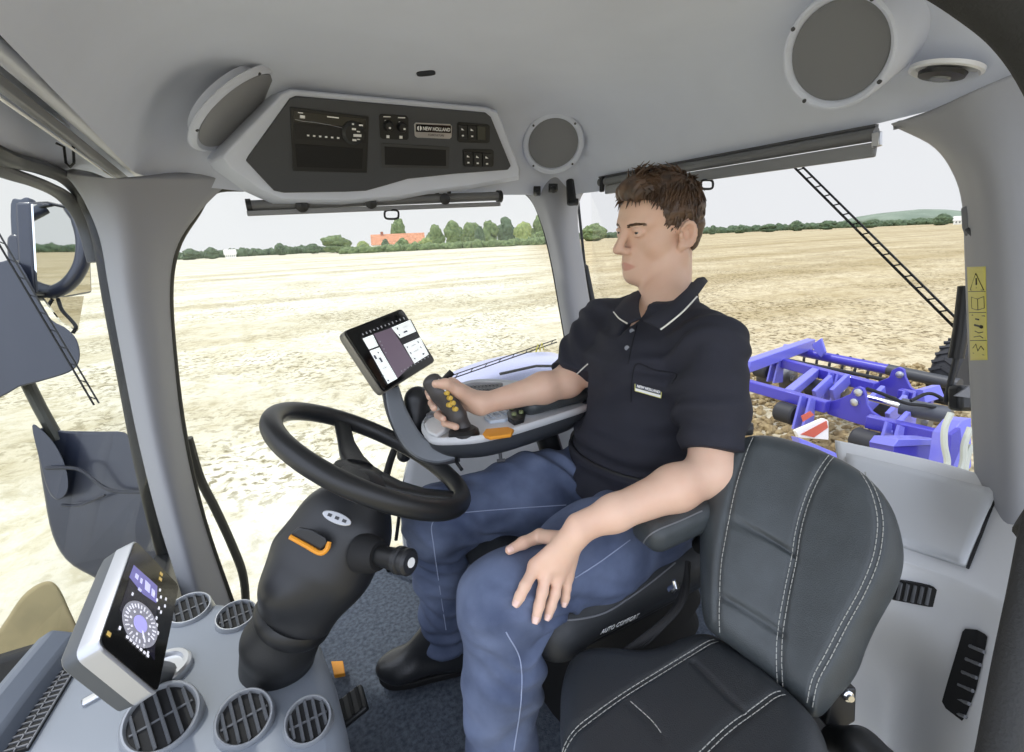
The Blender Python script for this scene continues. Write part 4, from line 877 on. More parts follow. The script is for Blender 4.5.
# ---- passenger seat (foreground)
pa = plane3(PD(747, 438, .84), PD(904, 570, .665), PD(705, 627, .745)); FB = Face(*pa)
t = root('passenger_seat', A(.62, .36, FLZ), 'black leather passenger seat with pale stitching in the foreground beside the driver', 'seat')
ol = [(716, 458), (728, 445), (747, 437), (770, 435), (790, 438), (812, 445), (832, 455), (850, 465), (868, 478), (884, 494), (896, 513), (904, 538), (906, 558), (903, 576), (897, 592), (888, 608), (878, 626), (868, 648), (861, 668), (852, 684), (840, 697), (829, 710), (821, 717), (812, 717), (800, 705), (779, 687), (754, 665), (730, 646), (710, 631), (703, 618), (700, 590), (699, 555), (699, 520), (702, 490), (708, 472)]
stl = [(862, 474), (872, 495), (878, 521), (877, 545), (872, 567), (860, 595), (844, 624), (828, 655), (815, 680), (809, 708)]
def bendB(Q, to2, F_):
    s2 = spl([to2(F_.p(u, v)) for u, v in stl], 40); d = seg_dist(Q, s2); xs = np.interp(Q[:, 1], s2[::-1, 1], s2[::-1, 0]); r = np.where(Q[:, 0] > xs, d, 0)
    l2 = np.array([to2(F_.p(*p)) for p in ((752, 440), (734, 499), (721, 574), (719, 636))]); dl = seg_dist(Q, l2); xl = np.interp(Q[:, 1], l2[::-1, 1], l2[::-1, 0]); rl = np.where(Q[:, 0] < xl, dl, 0)
    mid = np.interp(Q[:, 1], s2[::-1, 1], s2[::-1, 0]) - .5 * np.abs(xs - xl)
    dish = -.016 * np.exp(-((Q[:, 0] - (xl + .5 * (xs - xl))) / .055) ** 2)
    return -np.minimum(r * .45 + r * r * 8, .09) - rl * .3 + dish
cushion('backrest', FB, ol, .032, .035, LTH, t, seams=[([(752, 440), (742, 470), (734, 499), (726, 540), (721, 574), (719, 636)], .0055, .0042, 1), ([(831, 458), (816, 482), (805, 508), (798, 535), (794, 561), (786, 600), (780, 641), (780, 689)], .0055, .0042, 2), (stl, .005, .004, 2),
    ([(734, 524), (764, 538), (794, 555)], .007, .004, 0), ([(722, 597), (750, 613), (782, 634)], .007, .004, 0)], bend=bendB, Tb=.045)
pc = plane3(PD(600, 665, .80), PD(720, 648, .77), PD(700, 790, .585)); FS = Face(*pc)
ol2 = [(561, 712), (563, 690), (569, 671), (580, 660), (597, 655), (620, 655), (645, 657), (665, 653), (684, 645), (704, 641), (722, 645), (745, 660), (775, 685), (805, 712), (822, 735), (830, 765), (826, 810), (790, 850), (700, 860), (610, 850), (572, 800), (562, 755)]
cushion('seat_cushion', FS, ol2, .035, .04, mat('seat_leather', (46, 49, 52), .42, bump=.25, bscale=700), t, seams=[([(562, 765), (580, 750), (625, 716), (670, 687), (721, 655)], .005, .004, 2), ([(690, 792), (730, 752), (760, 729), (787, 708)], .005, .004, 2), ([(697, 680), (722, 706), (747, 731)], .005, .004, 0), ([(634, 722), (655, 742), (668, 760)], .003, .004, 1)], Tb=.07)
mb = MB(); mb.prism([PD(u, v, .668) for u, v in ((833, 690), (857, 688), (856, 722), (834, 735), (826, 725))], CF * .02); br = mb.build('hinge_bracket', BLK, t, mods=[bev(.003)])
b0 = PD(847, 695, .667); MB().lathe(b0, -CF, [(.0075, 0), (.0075, .004), (.0045, .005), (.0045, .009), (0, .009)], 16).build('bolt', CHR, br)
S_ = Sdf(); S_.cone(PD(836, 740, .66), PD(862, 748, .62), .018, .022, .01).cone(PD(862, 748, .62), PD(880, 765, .6), .022, .024, .01); sdf_build('belt_buckle', S_, .004, BLK, t)
mb = MB(); mb.box(A(.56, .36, .39), unit(A(1, -.4, 0)), unit(A(.4, 1, 0)), ZU, (.26, .22, .36)); mb.build('pedestal', BLK, t, mods=[bev(.03)])
# ---- driver's seat
t = root('driver_seat', A(.62, .8, FLZ), 'black driver\'s seat under the man with white lettering on the cushion side', 'seat')
S_ = Sdf(); X1 = unit(A(1, .0, -.03)); Y1 = A(0, 1, 0); Rm = np.array([X1, Y1, np.cross(X1, Y1)])
S_.box(A(.625, .805, .592), Rm, A(.275, .235, .055), .05, .02).cone(A(.385, .60, .605), A(.385, 1.0, .605), .052, .052, .03)
S_.cone(A(.40, .60, .612), A(.84, .575, .645), .042, .05, .03).cone(A(.40, 1.0, .612), A(.84, 1.03, .645), .042, .05, .03)
dcu = sdf_build('seat_cushion', S_, .006, mat('seat_fabric', (42, 44, 46), .5, bump=.25, bscale=700), t, smooth=1)
bvd = bvh_of(dcu)
def onc(u, v, off=.001):
    p, n = shoot(bvd, u, v); return (None if p is None else p + n * off)
mb = MB(); cur = [q for q in (onc(u, v) for u, v in spl([(551, 621), (580, 619), (606, 612), (632, 596), (654, 580), (675, 563)], 30)) if q is not None]
if len(cur) > 3: mb.tube(cur, .0016, 6); mb.build('piping', MGR, dcu)
ta, tb = onc(598, 631.5, .002), onc(638, 613.5, .002)
if ta is not None and tb is not None:
    x = unit(tb - ta); p, n = shoot(bvd, 618, 622); n = unit(n - x * np.dot(n, x)); y = np.cross(n, x)
    text_mesh('side_lettering', 'AUTO COMFORT', (ta + tb) / 2 + n * .0022, x, y, .0165, WHT, dcu, depth=.0004, shear=.25, sx=.66)
S_ = Sdf(); S_.box(A(.92, .84, .78), np.array([unit(A(.97, 0, -.22)), A(0, 1, 0), unit(A(.22, 0, .97))]), A(.045, .15, .15), .045, .02)
sdf_build('backrest', S_, .008, LTHD, t)
S_ = Sdf(); a0, a1 = PD(650, 532, .79), PD(748, 489, .88); x = unit(a1 - a0); S_.box((a0 + a1) / 2, np.array([x, unit(np.cross(ZU, x)), np.cross(x, unit(np.cross(ZU, x)))]), A(np.linalg.norm(a1 - a0) / 2 + .018, .036, .026), .022, .01)
arm = sdf_build('armrest', S_, .004, LTH, t)
bva = bvh_of(arm); mb = MB()
for px in ([(643, 548), (645, 540), (656, 531), (680, 521), (702, 511)], [(631, 531), (634, 522), (639, 518)]):
    cur = []
    for u, v in spl(px, 20):
        p, n = shoot(bva, u, v)
        if p is not None: cur.append(p + n * .0006)
    if len(cur) > 3: mb.tube(cur, .0012, 5)
mb.build('piping', MGR, arm)
MB().tube([A(.86, .55, .70), PD(700, 545, .86), PD(720, 520, .9)], [.018, .016, .016], 12).build('armrest_bracket', BLK, t)
MB().tube([PD(735, 440, 1.0), PD(726, 432, 1.0), PD(740, 428, .99), PD(752, 429, .985)], [.014, .016, .016, .013], 12).build('backrest_knob', DGR, t)
mb = MB(); rs = []
for i in range(9):
    s = 1 - .06 * (i % 2); z = .52 - i * .036; rs.append([A(.65 + .2 * s * math.copysign(abs(math.cos(a)) ** .5, math.cos(a)), .8 + .19 * s * math.copysign(abs(math.sin(a)) ** .5, math.sin(a)), z) for a in np.linspace(0, 2 * math.pi, 40, endpoint=False)])
mb.loft(rs[::-1]); mb.build('suspension_bellows', BLKM, t, ang=60)
MB().box(A(.65, .8, .535), A(1, 0, 0), A(0, 1, 0), ZU, (.46, .40, .03)).build('suspension_plate', BLK, t, mods=[bev(.01)])
MB().tube([PD(671, 590, .8), PD(676, 586, .79), PD(674, 580, .79)], [.007, .006, .004], 10).build('adjuster_knob', CHR, t)
mb = MB()
for k in range(4): mb.tube(spl([PD(600 + 8 * k, 668 - 2 * k, .80), PD(640 + 6 * k, 640 - 3 * k, .79), PD(672 + 4 * k, 612 - 4 * k, .80), PD(688, 580 - 6 * k, .84)], 16), .005, 8)
mb.build('hoses', BLKM, t)
# ---- moulded rear console on the right
t = root('rear_console', A(1.0, .3, FLZ), 'light grey moulded rear console with a flat lid behind the passenger seat', 'console')
rows = [[(835, 440, 1.12), (930, 460, .98), (1003, 480, .80), (1075, 490, .70)], [(838, 456, 1.05), (930, 472, .95), (1003, 490, .79), (1070, 506, .69)], [(846, 500, .93), (930, 516, .88), (985, 532, .78), (1060, 562, .66)],
        [(842, 538, .84), (910, 556, .81), (976, 577, .735), (1048, 612, .625)], [(842, 552, .825), (908, 568, .80), (972, 590, .725), (1040, 628, .62)], [(842, 580, .84), (906, 595, .80), (968, 610, .725), (1032, 652, .62)],
        [(850, 616, .87), (904, 630, .81), (962, 655, .715), (1022, 695, .61)], [(845, 660, .91), (900, 690, .89), (955, 712, .70), (1006, 752, .60)], [(840, 770, .88), (890, 780, .88), (938, 800, .69), (990, 838, .58)]]
rcb = patch('body', [[PD(*q) for q in r] for r in rows], 40, 60, .012, CONW, t)
bvr = bvh_of(rcb)
def onr(u, v, off=.0):
    p, n = shoot(bvr, u, v); k = 1
    while p is None and k < 25: p, n = shoot(bvr, u - (u - 920) * .004 * k, v + .9 * k); k += 1
    if k > 1: p = PD(u, v, proj(p)[2])
    return p + unit(CAM - p) * off
lc = ((846, 455), (998, 490.5), (966, 566), (846, 527)); LG = []
for j in range(12):
    q = j / 11
    for i in range(16): r_ = i / 15; LG.append(onr(*[(1 - q) * ((1 - r_) * lc[0][k] + r_ * lc[1][k]) + q * ((1 - r_) * lc[3][k] + r_ * lc[2][k]) for k in (0, 1)], .007))
build('lid', LG, [(j * 16 + i, (j + 1) * 16 + i, (j + 1) * 16 + i + 1, j * 16 + i + 1) for j in range(11) for i in range(15)], mat('lid_grey', (192, 194, 196), .5, bump=.06, bscale=1200), t, mods=[solid(.012, 0)], ang=40)
MB().tube([onr(1000, 489, .004), onr(991, 508, .005), onr(981, 534, .005), onr(967.5, 568, .005)], .0022, 6).build('lid_gap', BLKM, t)
def slotvent(px, sl, horiz):
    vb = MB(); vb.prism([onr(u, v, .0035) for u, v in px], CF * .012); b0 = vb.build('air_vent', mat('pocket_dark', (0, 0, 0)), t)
    m = MB()
    for (u0, v0), (u1, v1) in sl: m.tube([onr(u0, v0, .0075), onr((u0 + u1) / 2, (v0 + v1) / 2, .0075), onr(u1, v1, .0075)], .0026, 6)
    m.build('slats', SLAT, b0)
slotvent([(897, 580), (934, 587), (937, 590), (933, 607), (929, 607), (893, 600), (891, 597)], [((901 + 7.2 * i, 583 + 1.3 * i), (897.5 + 7.2 * i, 599.5 + 1.3 * i)) for i in range(5)], False)
slotvent([(973, 633), (985, 634), (987.5, 637), (984, 655), (976, 690), (966, 716), (962, 721), (953, 714), (949, 707), (955, 686), (966, 650), (970, 636)], [((970 - 3.7 * i, 646 + 13 * i), (984 - 3.7 * i, 652 + 13 * i)) for i in range(6)], True)
tag(MB().tube(spl([PD(1040, 520, .55), PD(1028, 590, .52), PD(1013, 670, .48), PD(998, 760, .44), PD(980, 860, .4)], 24), .0155, 14).build('trim_13', mat('seal_rubber', (0, 0, 0))), kind='structure')
# ================================================================== right-hand armrest console, joystick, touch screen
ZA = .885
t = root('armrest_console', PZ(500, 430, ZA), 'grey control armrest with joystick and buttons at the driver\'s right hand', 'armrest')
lp = [(421, 424), (424, 433), (432, 439.5), (452, 440), (478, 438), (506, 432), (535, 423.5), (562, 415), (588, 406), (600, 396), (592, 388), (560, 385), (530, 382), (505, 380), (486, 379), (468, 381), (452, 387), (440, 400), (428, 413)]
L0 = np.array([PZ(u, v, ZA) for u, v in spl(lp, 60, True)]); c = L0.mean(0)
def sc(k, dz): return [c + (p - c) * k + A(0, 0, dz) for p in L0]
MB().loft([sc(.9, -.004), sc(.985, -.013), sc(1.0, -.008), sc(.995, -.001), sc(.97, .003), sc(.95, -.003), sc(.5, -.005)]).build('shell', CONW, t, ang=50)
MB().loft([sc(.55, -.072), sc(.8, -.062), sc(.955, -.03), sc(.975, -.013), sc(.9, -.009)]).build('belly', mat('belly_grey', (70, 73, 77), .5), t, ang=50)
zt = ZA - .003
def slab(name, px, z, th, m, parent, b=.002): mb = MB(); mb.prism([PZ(u, v, z) for u, v in px], A(0, 0, -th)); return mb.build(name, m, parent, mods=[bev(b)] if b else [])
S_ = Sdf(); S_.eseg(PZ(527, 404, ZA + .018), PZ(603, 384, ZA + .02), (.045, .024), (.05, .026), A(0, 1, 0), .01); sdf_build('arm_pad', S_, .005, LTH, t)
bk = slab('rear_panel', [(447, 392), (458, 385), (474, 382), (503, 382), (500, 390), (478, 391), (466, 394), (455, 398)], ZA + .012, .014, mat('panel_lilac_grey', (112, 112, 122), .5), t, .004)
m = MB()
for i in range(10):
    for j in range(2): p = PZ(464 + 3.7 * i + 1.5 * j, 387.5 - .25 * i + 3.4 * j, ZA + .0125); m.lathe(p, ZU, [(.0032, 0), (.003, .003), (0, .0035)], 8)
slab('button_field', [(460, 391), (465, 385.6), (502, 383.4), (499, 389.6), (477, 391)], ZA + .013, .004, BLK, bk, .001); m.build('round_buttons', MGR, bk)
kp = slab('keypad', [(484, 417), (495, 410), (516, 407), (520, 412), (505, 419), (490, 421)], ZA + .004, .008, mat('keypad_pale', (196, 206, 216), .45), t)
m = MB()
for i in range(4):
    for j in range(3): m.box(PZ(490 + 6 * i + 2 * j - 1, 416.5 - 1.9 * i + 1.3 * j - 1.6, ZA + .005), A(1, 0, 0), A(0, 1, 0), ZU, (.008, .007, .003))
m.build('keys', mat('key_grey', (164, 174, 186), .45), kp)
kc = slab('switch_cluster', [(507, 412), (512, 405), (521, 403), (526, 408), (524, 418), (514, 421), (508, 417)], ZA + .008, .012, BLK, t)
m = MB()
for u, v in ((512, 409), (518, 407), (514, 415), (521, 413)): m.lathe(PZ(u, v, ZA + .008), ZU, [(.006, 0), (.005, .006), (0, .007)], 10)
m.build('toggles', mat('toggle_green', (128, 136, 92), .5), kc)
slab('orange_patch', [(482, 434), (486, 428.5), (508, 426.5), (514, 429), (511, 434), (490, 437)], ZA + .004, .008, ORG, t)
slab('front_pad', [(424, 423), (436, 412), (446, 414), (448, 428), (436, 435), (427, 431)], ZA + .006, .012, mat('pad_white', (222, 222, 220), .5), t, .004)
MB().lathe(PZ(431, 415, ZA + .008), ZU, [(.011, -.004), (.011, .003), (.008, .005), (.006, .002), (0, .002)], 20).build('ring_button', MGR, t)
m = MB(); m.tube([PD(456, 452, 1.05), PD(457, 463, 1.06), PD(462, 470, 1.05)], .004, 8); m.build('height_lever', BLK, t)
m = MB(); m.tube([PD(500, 452, 1.08), PD(501, 461, 1.08)], .004, 8); m.tube([PD(497, 461, 1.08), PD(505, 460, 1.08)], .004, 8); m.build('lock_lever', DGR, t)
MB().tube([PZ(540, 415, ZA - .03), PZ(540, 415, ZA - .03) + A(.05, -.02, -.2), A(.66, .92, .52)], .03, 14).build('support_post', BLK, t)
# joystick: part of the armrest
JB, JT = PD(463, 432, 1.045), PD(434, 385, 1.03)
jx = unit(JT - JB); S_ = Sdf()
S_.cone(PD(463, 431, 1.05), PD(458, 418, 1.045), .022, .019, .01).eseg(PD(457, 416, 1.04), PD(441, 392, 1.03), (.021, .017), (.024, .02), CR, .01).eseg(PD(441, 392, 1.03), PD(432, 382, 1.025), (.024, .02), (.022, .016), CR, .01)
jo = sdf_build('joystick', S_, .003, mat('joystick_grey', (70, 66, 64), .42), t)
MB().lathe(PZ(464, 433, ZA), ZU, [(.034, -.004), (.032, .006), (.024, .012), (0, .012)], 24).build('joystick_boot', BLK, t)
m = MB()
for u, v in ((447, 393), (450, 398), (453, 403), (455.5, 409), (449.5, 405)): m.lathe(PD(u, v, 1.008), unit(-CF + CR * .6), [(.0055, -.006), (.005, .004), (0, .005)], 10)
m.build('joystick_buttons', mat('button_yellow', (212, 176, 72), .45), jo)
m = MB(); m.tube(spl([PD(436, 377, 1.02), PD(441, 383, 1.01), PD(446, 391, 1.005)], 8), .0028, 6); m.build('joystick_trim', ALU, jo)
# arm carrying the touch screen
P_ = spl([PD(392, 388, 1.17), PD(399, 415, 1.13), (PD(415, 443, 1.08)), PD(436, 453, 1.06), PD(458, 450, 1.07)], 20)
m = MB(); secs = []
for i, p in enumerate(P_):
    tg_ = unit(P_[min(i + 1, 19)] - P_[max(i - 1, 0)]); vw = unit(p - CAM); s_ = unit(np.cross(tg_, vw)); wv = .017 + .006 * math.sin(i / 19 * math.pi)
    secs.append([p + s_ * wv * a + vw * .012 * b for a, b in ((-1, -.7), (-.8, -1), (.8, -1), (1, -.7), (1, .7), (.8, 1), (-.8, 1), (-1, .7))])
m.loft(secs); m.build('screen_arm', mat('arm_grey', (118, 122, 127), .45), t, ang=30)
P2 = [p + unit(np.cross(unit(P_[min(i + 1, 19)] - P_[max(i - 1, 0)]), unit(p - CAM))) * (-.019) for i, p in enumerate(P_)]
MB().tube(P2, .0075, 8).build('arm_underside', DGR, t)
S_ = Sdf(); S_.cone(PD(418, 400, 1.18), PD(414, 425, 1.18), .034, .03, .02).cone(PD(414, 425, 1.18), PD(404, 455, 1.18), .03, .018, .03); sdf_build('rear_pod', S_, .005, mat('shroud_black', (0, 0, 0)), t)
# touch screen
tc_ = CAM + (A(.3126, 1.2338, 1.0228) - CAM) * .94; tx = unit(A(.7718, .631, .0787)); ty = A(-.3666, .3404, .8659); ty = unit(ty - tx * np.dot(tx, ty)); tn = np.cross(tx, ty); W_, H_ = .2256, .1617
t = root('touchscreen_monitor', tc_, 'black touch screen monitor with a field map held above the armrest', 'monitor')
q4 = [tc_ + tx * a * W_ / 2 + ty * b * H_ / 2 for a, b in ((-1, 1), (1, 1), (1, -1), (-1, -1))]
MB().loft([rounded([p - tn * .028 for p in q4], .02), rounded([p - tn * .024 + (p - tc_) * .02 for p in q4], .014), rounded([p - tn * .006 + (p - tc_) * .02 for p in q4], .012)]).build('back_cover', mat('tablet_beige', (132, 128, 118), .4, metal=.3), t, ang=40)
MB().loft([rounded([p - tn * .008 for p in q4], .012), rounded([p - tn * .001 for p in q4], .012), rounded([p + (tc_ - p) * .02 for p in q4], .011)]).build('front_frame', GLB, t, ang=40)
FT = Face(tc_, tn); zz = lambda *q: [(335 + a / 7.518, 300 + b / 7.518) for a, b in q]
s0 = FT.poly('screen', zz((200, 283), (570, 143), (714, 418), (390, 640)), .001, .001, mat('screen_dark', (30, 30, 34), .2, emit=.3), t)
FT.poly('map_area', zz((292, 255), (425, 208), (590, 475), (470, 588)), .0013, .0003, mat('map_mauve', (104, 90, 104), .3, emit=.45), s0)
PAL = mat('screen_paper', (222, 226, 224), .3, emit=.75)
for nm, px in (('left_tile', ((207, 290), (285, 260), (326, 345), (256, 372))), ('left_list', ((260, 382), (334, 355), (470, 590), (398, 630))), ('upper_tile', ((424, 208), (565, 148), (610, 236), (490, 287))), ('lower_tile', ((515, 335), (640, 281), (706, 410), (597, 477)))): FT.poly(nm, zz(*px), .0014, .0003, PAL, s0)
m = MB(); k = lambda x, y: FT.p(335 + x / 7.518, 300 + y / 7.518, .0018); SX = unit(k(570, 143) - k(200, 283)); SY = np.cross(tn, SX)
for x, y, w_, h_ in ((485, 262, .004, .004), (530, 238, .016, .004), (470, 215, .004, .006), (545, 355, .003, .005), (625, 315, .003, .005), (645, 355, .003, .004), (665, 405, .008, .004), (600, 440, .004, .004), (570, 400, .003, .006), (303, 430, .006, .01), (345, 450, .006, .012), (325, 395, .003, .004), (400, 605, .004, .004), (375, 510, .012, .001), (360, 570, .012, .001), (590, 340, .02, .0008), (610, 380, .02, .0008), (530, 200, .02, .0008)): m.box(k(x, y), SX, SY, tn, (w_, h_, .0006))
m.build('screen_symbols', mat('screen_ink', (92, 94, 112), .3), s0)
m = MB()
for i in range(12): m.box(k(210 + 28 * i, 258 - 11 * i), SX, SY, tn, (.004, .004 + .0012 * (i % 3), .0006))
m.build('icon_row', mat('screen_icon', (150, 152, 156), .3, emit=.3), s0); m = MB()
for i in range(9): m.box(k(500 + 25 * i, 535 - 13.5 * i), SX, SY, tn, (.0035, .003, .0006))
m.build('icon_row', mat('screen_icon', (0, 0, 0)), s0); m = MB()
for i in range(4): m.box(k(340 + 14 * i, 312 + 28 * i), SX, SY, tn, (.003, .003, .0006))
m.build('icon_row', mat('screen_icon', (0, 0, 0)), s0)
MB().tube([tc_ - tn * .03, tc_ - tn * .055 - ty * .05, PD(392, 389, 1.18)], [.022, .02, .016], 12).build('mount', BLK, t)
# ================================================================== outside: mirrors, bonnet, mudguard
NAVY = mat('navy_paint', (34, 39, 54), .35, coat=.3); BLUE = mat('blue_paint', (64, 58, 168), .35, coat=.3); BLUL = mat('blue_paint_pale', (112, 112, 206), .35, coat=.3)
MIR = mat('mirror_glass', (225, 228, 228), .02, metal=1)
def plate(mb, px, d, vec, mi=0): mb.prism([PD(u, v, d) for u, v in px], np.asarray(vec), mi)
t = root('engine_bonnet', PD(100, 520, 1.9), 'dark navy engine bonnet below the mirrors beyond the windscreen', 'bonnet')
m = MB(); plate(m, spl([(36, 434), (46, 426), (62, 430), (100, 431), (127, 433), (136, 455), (147, 500), (160, 560), (158, 600), (130, 600), (98, 580), (68, 562), (52, 535), (44, 495), (39, 462)], 50, True), 1.75, ray(95, 510) * .35); m.build('panel', NAVY, t, mods=[bev(.05, 4)], ang=50)
m = MB(); plate(m, spl([(32, 426), (42, 430), (56, 446), (66, 468), (68, 490), (58, 500), (48, 490), (40, 462)], 30, True), 1.70, ray(50, 460) * .15); m.build('wheel_arch', NAVY, t, mods=[bev(.02, 4)], ang=50)
m = MB(); m.tube(spl([PD(46, 468, 1.69), PD(70, 468, 1.69), PD(84, 472, 1.7), PD(110, 490, 1.72), PD(150, 492, 1.73)], 16), .006, 6); m.tube(spl([PD(62, 505, 1.72), PD(80, 505, 1.72), PD(105, 495, 1.72)], 12), .005, 6); m.build('panel_seam', mat('seam_navy', (26, 29, 40), .5), t)
t = root('tan_panel', PD(40, 640, 1.1), 'tan rounded panel low beyond the windscreen', 'mudguard')  # rounded slab in tan, its tone varied at random
m = MB(); plate(m, spl([(-30, 690), (-20, 650), (0, 628), (22, 596), (42, 582), (56, 584), (68, 606), (82, 648), (60, 690)], 36, True), 1.15, ray(35, 630) * .2); m.build('shell', mat('panel_tan', (148, 134, 98), .8, var=.08, vscale=12), t, mods=[bev(.04, 4)], ang=50)
m = MB(); plate(m, [(-30, 668), (30, 650), (40, 668), (10, 720), (-30, 740)], 1.0, CF * .05); m.build('black_panel', BLKM, t, mods=[bev(.01)])
t = MB(); t.tube([PD(22, 372, 1.72), PD(40, 408, 1.74), PD(58, 440, 1.76)], .02, 10); tag(t.build('handrail', mat('olive_rail', (62, 62, 54), .5)), 'olive grey handrail rising from the bonnet past the dark lower mirror', 'handrail')
t = root('wing_mirror', PD(20, 290, 1.75), 'tall rectangular wing mirror on a curved arm beyond the windscreen', 'mirror', 'wing mirrors')
mo = PD(62, 250, 1.76); mn = unit(unit(A(.75, .66, -.02)) - unit(mo - CAM)); mn = unit(A(mn[0], mn[1], mn[2] * .5))
m = MB(); m.prism([PP(u, v, mo, mn) for u, v in ((33, 204), (66, 206), (88, 222), (91, 291), (64, 296), (38, 292))], -mn * .006); m.build('glass', MIR, t)
m = MB(); m.prism([PP(u, v, mo - mn * .008, mn) for u, v in ((31, 202), (67, 204), (90, 221), (93, 293), (64, 298), (36, 294))], -mn * .05); m.build('housing', NAVY, t, mods=[bev(.01)])
m = MB(); plate(m, spl([(10, 204), (20, 199), (29, 200), (33, 240), (44, 288), (34, 297), (20, 296), (13, 262)], 30, True), 1.72, CF * .03); m.build('frame_post', mat('mirror_grey', (66, 71, 82), .5), t, mods=[bev(.008)])
m = MB(); plate(m, spl([(6, 238), (13, 234), (19, 240), (20, 262), (13, 268), (7, 262)], 20, True), 1.71, CF * .04); m.build('motor_box', NAVY, t, mods=[bev(.01)])
MB().tube(spl([PD(22, 293, 1.7), PD(45, 294, 1.7), PD(66, 286, 1.7), PD(80, 268, 1.7), PD(84, 246, 1.7), PD(80, 224, 1.72), PD(70, 208, 1.76)], 40), [.023] * 34 + [.02] * 6, 14).build('arm', NAVY, t)
MB().tube([PD(28, 204, 1.74), PD(48, 203, 1.74), PD(66, 207, 1.74)], .006, 8).build('top_stay', BLK, t)
MB().tube(spl([PD(58, 299, 1.71), PD(62, 310, 1.7), PD(71, 320, 1.7), PD(76, 327, 1.7), PD(73, 333, 1.7)], 16), .006, 8).build('cable', BLK, t)
m = MB(); m.prism([PP(u, v, mo, mn) for u, v in ((44, 298), (84, 296), (78, 331), (62, 322))], -mn * .006); m.build('lower_glass', MIR, t)
t = root('wide_angle_mirror', PD(30, 340, 1.62), 'dark rounded mirror housing below the tall wing mirror', 'mirror', 'wing mirrors')
m = MB(); plate(m, spl([(-14, 272), (0, 262), (18, 262), (34, 290), (50, 318), (66, 328), (77, 340), (80, 358), (72, 371), (46, 380), (22, 386), (-14, 392)], 44, True), 1.6, ray(30, 330) * .06); m.build('housing', NAVY, t, mods=[bev(.012, 4)], ang=50)
MB().tube([PD(20, 262, 1.64), PD(24, 292, 1.7)], .014, 10).build('bracket', BLK, t)
wiper('front_wiper', PD(-30, 195, 1.42), PD(94, 405, 1.5), .008, 1, 'black front wiper crossing the mirrors at the far left', 12)
# rear mudguard seen through the side window
t = root('rear_mudguard', PY(530, 400, 1.9), 'blue rear mudguard coloured pale with sky glare outside the side window behind the armrest', 'mudguard')
cv = spl([PY(448, 412, 1.72), PY(462, 392, 1.72), PY(486, 379, 1.72), PY(518, 369, 1.72), PY(550, 364, 1.72), PY(574, 363, 1.72), PY(584, 367, 1.72)], 30)
m = MB(); m.loft([[p + A(0, -.03, -.05), p + A(0, 0, -.008), p + A(0, .02, 0), p + A(-.01, .17, .01), p + A(-.01, .21, -.02), p + A(-.01, .21, -.07)] for p in cv], closed=False, caps=False); m.build('arch', mat('mudguard_glare', (186, 189, 222), .3, coat=.4), t, mods=[solid(.02, 0)], ang=50)  # blue paint made pale: sky glare is put into the colour
m = MB(); m.loft([[p + A(0, -.03, -.05), p + A(0, -.03, -.5)] for p in cv], closed=False, caps=False); m.build('side_skirt', mat('skirt_grey', (196, 198, 206), .5), t, mods=[solid(.02, 0)])
m = MB(); plate(m, [(573, 387), (580, 378), (592, 366), (600, 366), (600, 390), (588, 391)], 1.72, CF * .05); m.build('blue_patch', BLUE, t, mods=[bev(.008)])  # plate in the mudguard's own blue, where no glare is painted
# ================================================================== cultivator behind the tractor
zc = lambda x, y: (730 + x / 4.096, 330 + y / 4.096)
ZB = -.62; bA, bB = PZ(*zc(60, 222), ZB), PZ(*zc(850, 440), ZB); bx = unit(A(*(bB - bA)[:2], 0)); by = np.cross(ZU, bx)
t = root('cultivator', PZ(870, 420, -1.3), 'blue disc cultivator working the stubble behind the tractor', 'farm implement')
def beam(p, q, w_=.10, h_=.13, m=BLUE, name='frame_beam'):
    mb = MB(); bar(mb, p, q, ZU, w_, h_); return mb.build(name, m, t, mods=[bev(.012)])
zA = lambda x, y, z=ZB: PZ(*zc(x, y), z)
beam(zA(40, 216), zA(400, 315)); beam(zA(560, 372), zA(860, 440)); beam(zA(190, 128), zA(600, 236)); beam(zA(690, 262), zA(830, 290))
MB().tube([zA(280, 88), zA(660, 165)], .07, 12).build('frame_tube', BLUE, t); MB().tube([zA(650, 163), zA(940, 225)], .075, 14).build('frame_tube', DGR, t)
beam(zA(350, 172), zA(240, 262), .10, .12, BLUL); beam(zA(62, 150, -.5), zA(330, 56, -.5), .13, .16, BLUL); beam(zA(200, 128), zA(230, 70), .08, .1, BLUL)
def vplate(px, o, name, m, th=.04, nrm=None):
    n = by if nrm is None else nrm; mb = MB(); mb.prism([PP(*zc(*q), o, n) for q in px], n * th); return mb.build(name, m, t, mods=[bev(.006)])
pA = vplate([(380, 300), (440, 285), (492, 262), (505, 240), (525, 232), (545, 240), (556, 270), (560, 305), (580, 335), (625, 365), (660, 385), (668, 425), (600, 405), (520, 385), (400, 345)], zA(500, 330), 'cheek_plate', BLUE)
pB = vplate([(520, 228), (580, 222), (650, 195), (662, 165), (690, 152), (712, 162), (718, 195), (738, 235), (790, 272), (788, 288), (700, 280), (600, 255)], zA(660, 230), 'cheek_plate', BLUE)
vplate([(335, 60), (372, 34), (390, 90), (372, 112), (345, 85)], zA(350, 80, -.5), 'end_bracket', BLUL)
for pl, pts, o in ((pA, ((528, 255), (512, 295)), zA(500, 330)), (pB, ((697, 182), (722, 262)), zA(660, 230))):
    for q in pts: MB().lathe(PP(*zc(*q), o, by), -by, [(.04, -.02), (.04, .02), (.02, .03), (0, .03)], 18).build('pivot_pin', ALU, pl)
MB().tube([zA(700, 312, -.5), zA(905, 352, -.5)], .085, 18).build('hydraulic_ram', mat('ram_grey', (72, 74, 80), .4), t); MB().tube([zA(548, 272, -.5), zA(702, 312, -.5)], .03, 12).build('ram_rod', CHR, t)
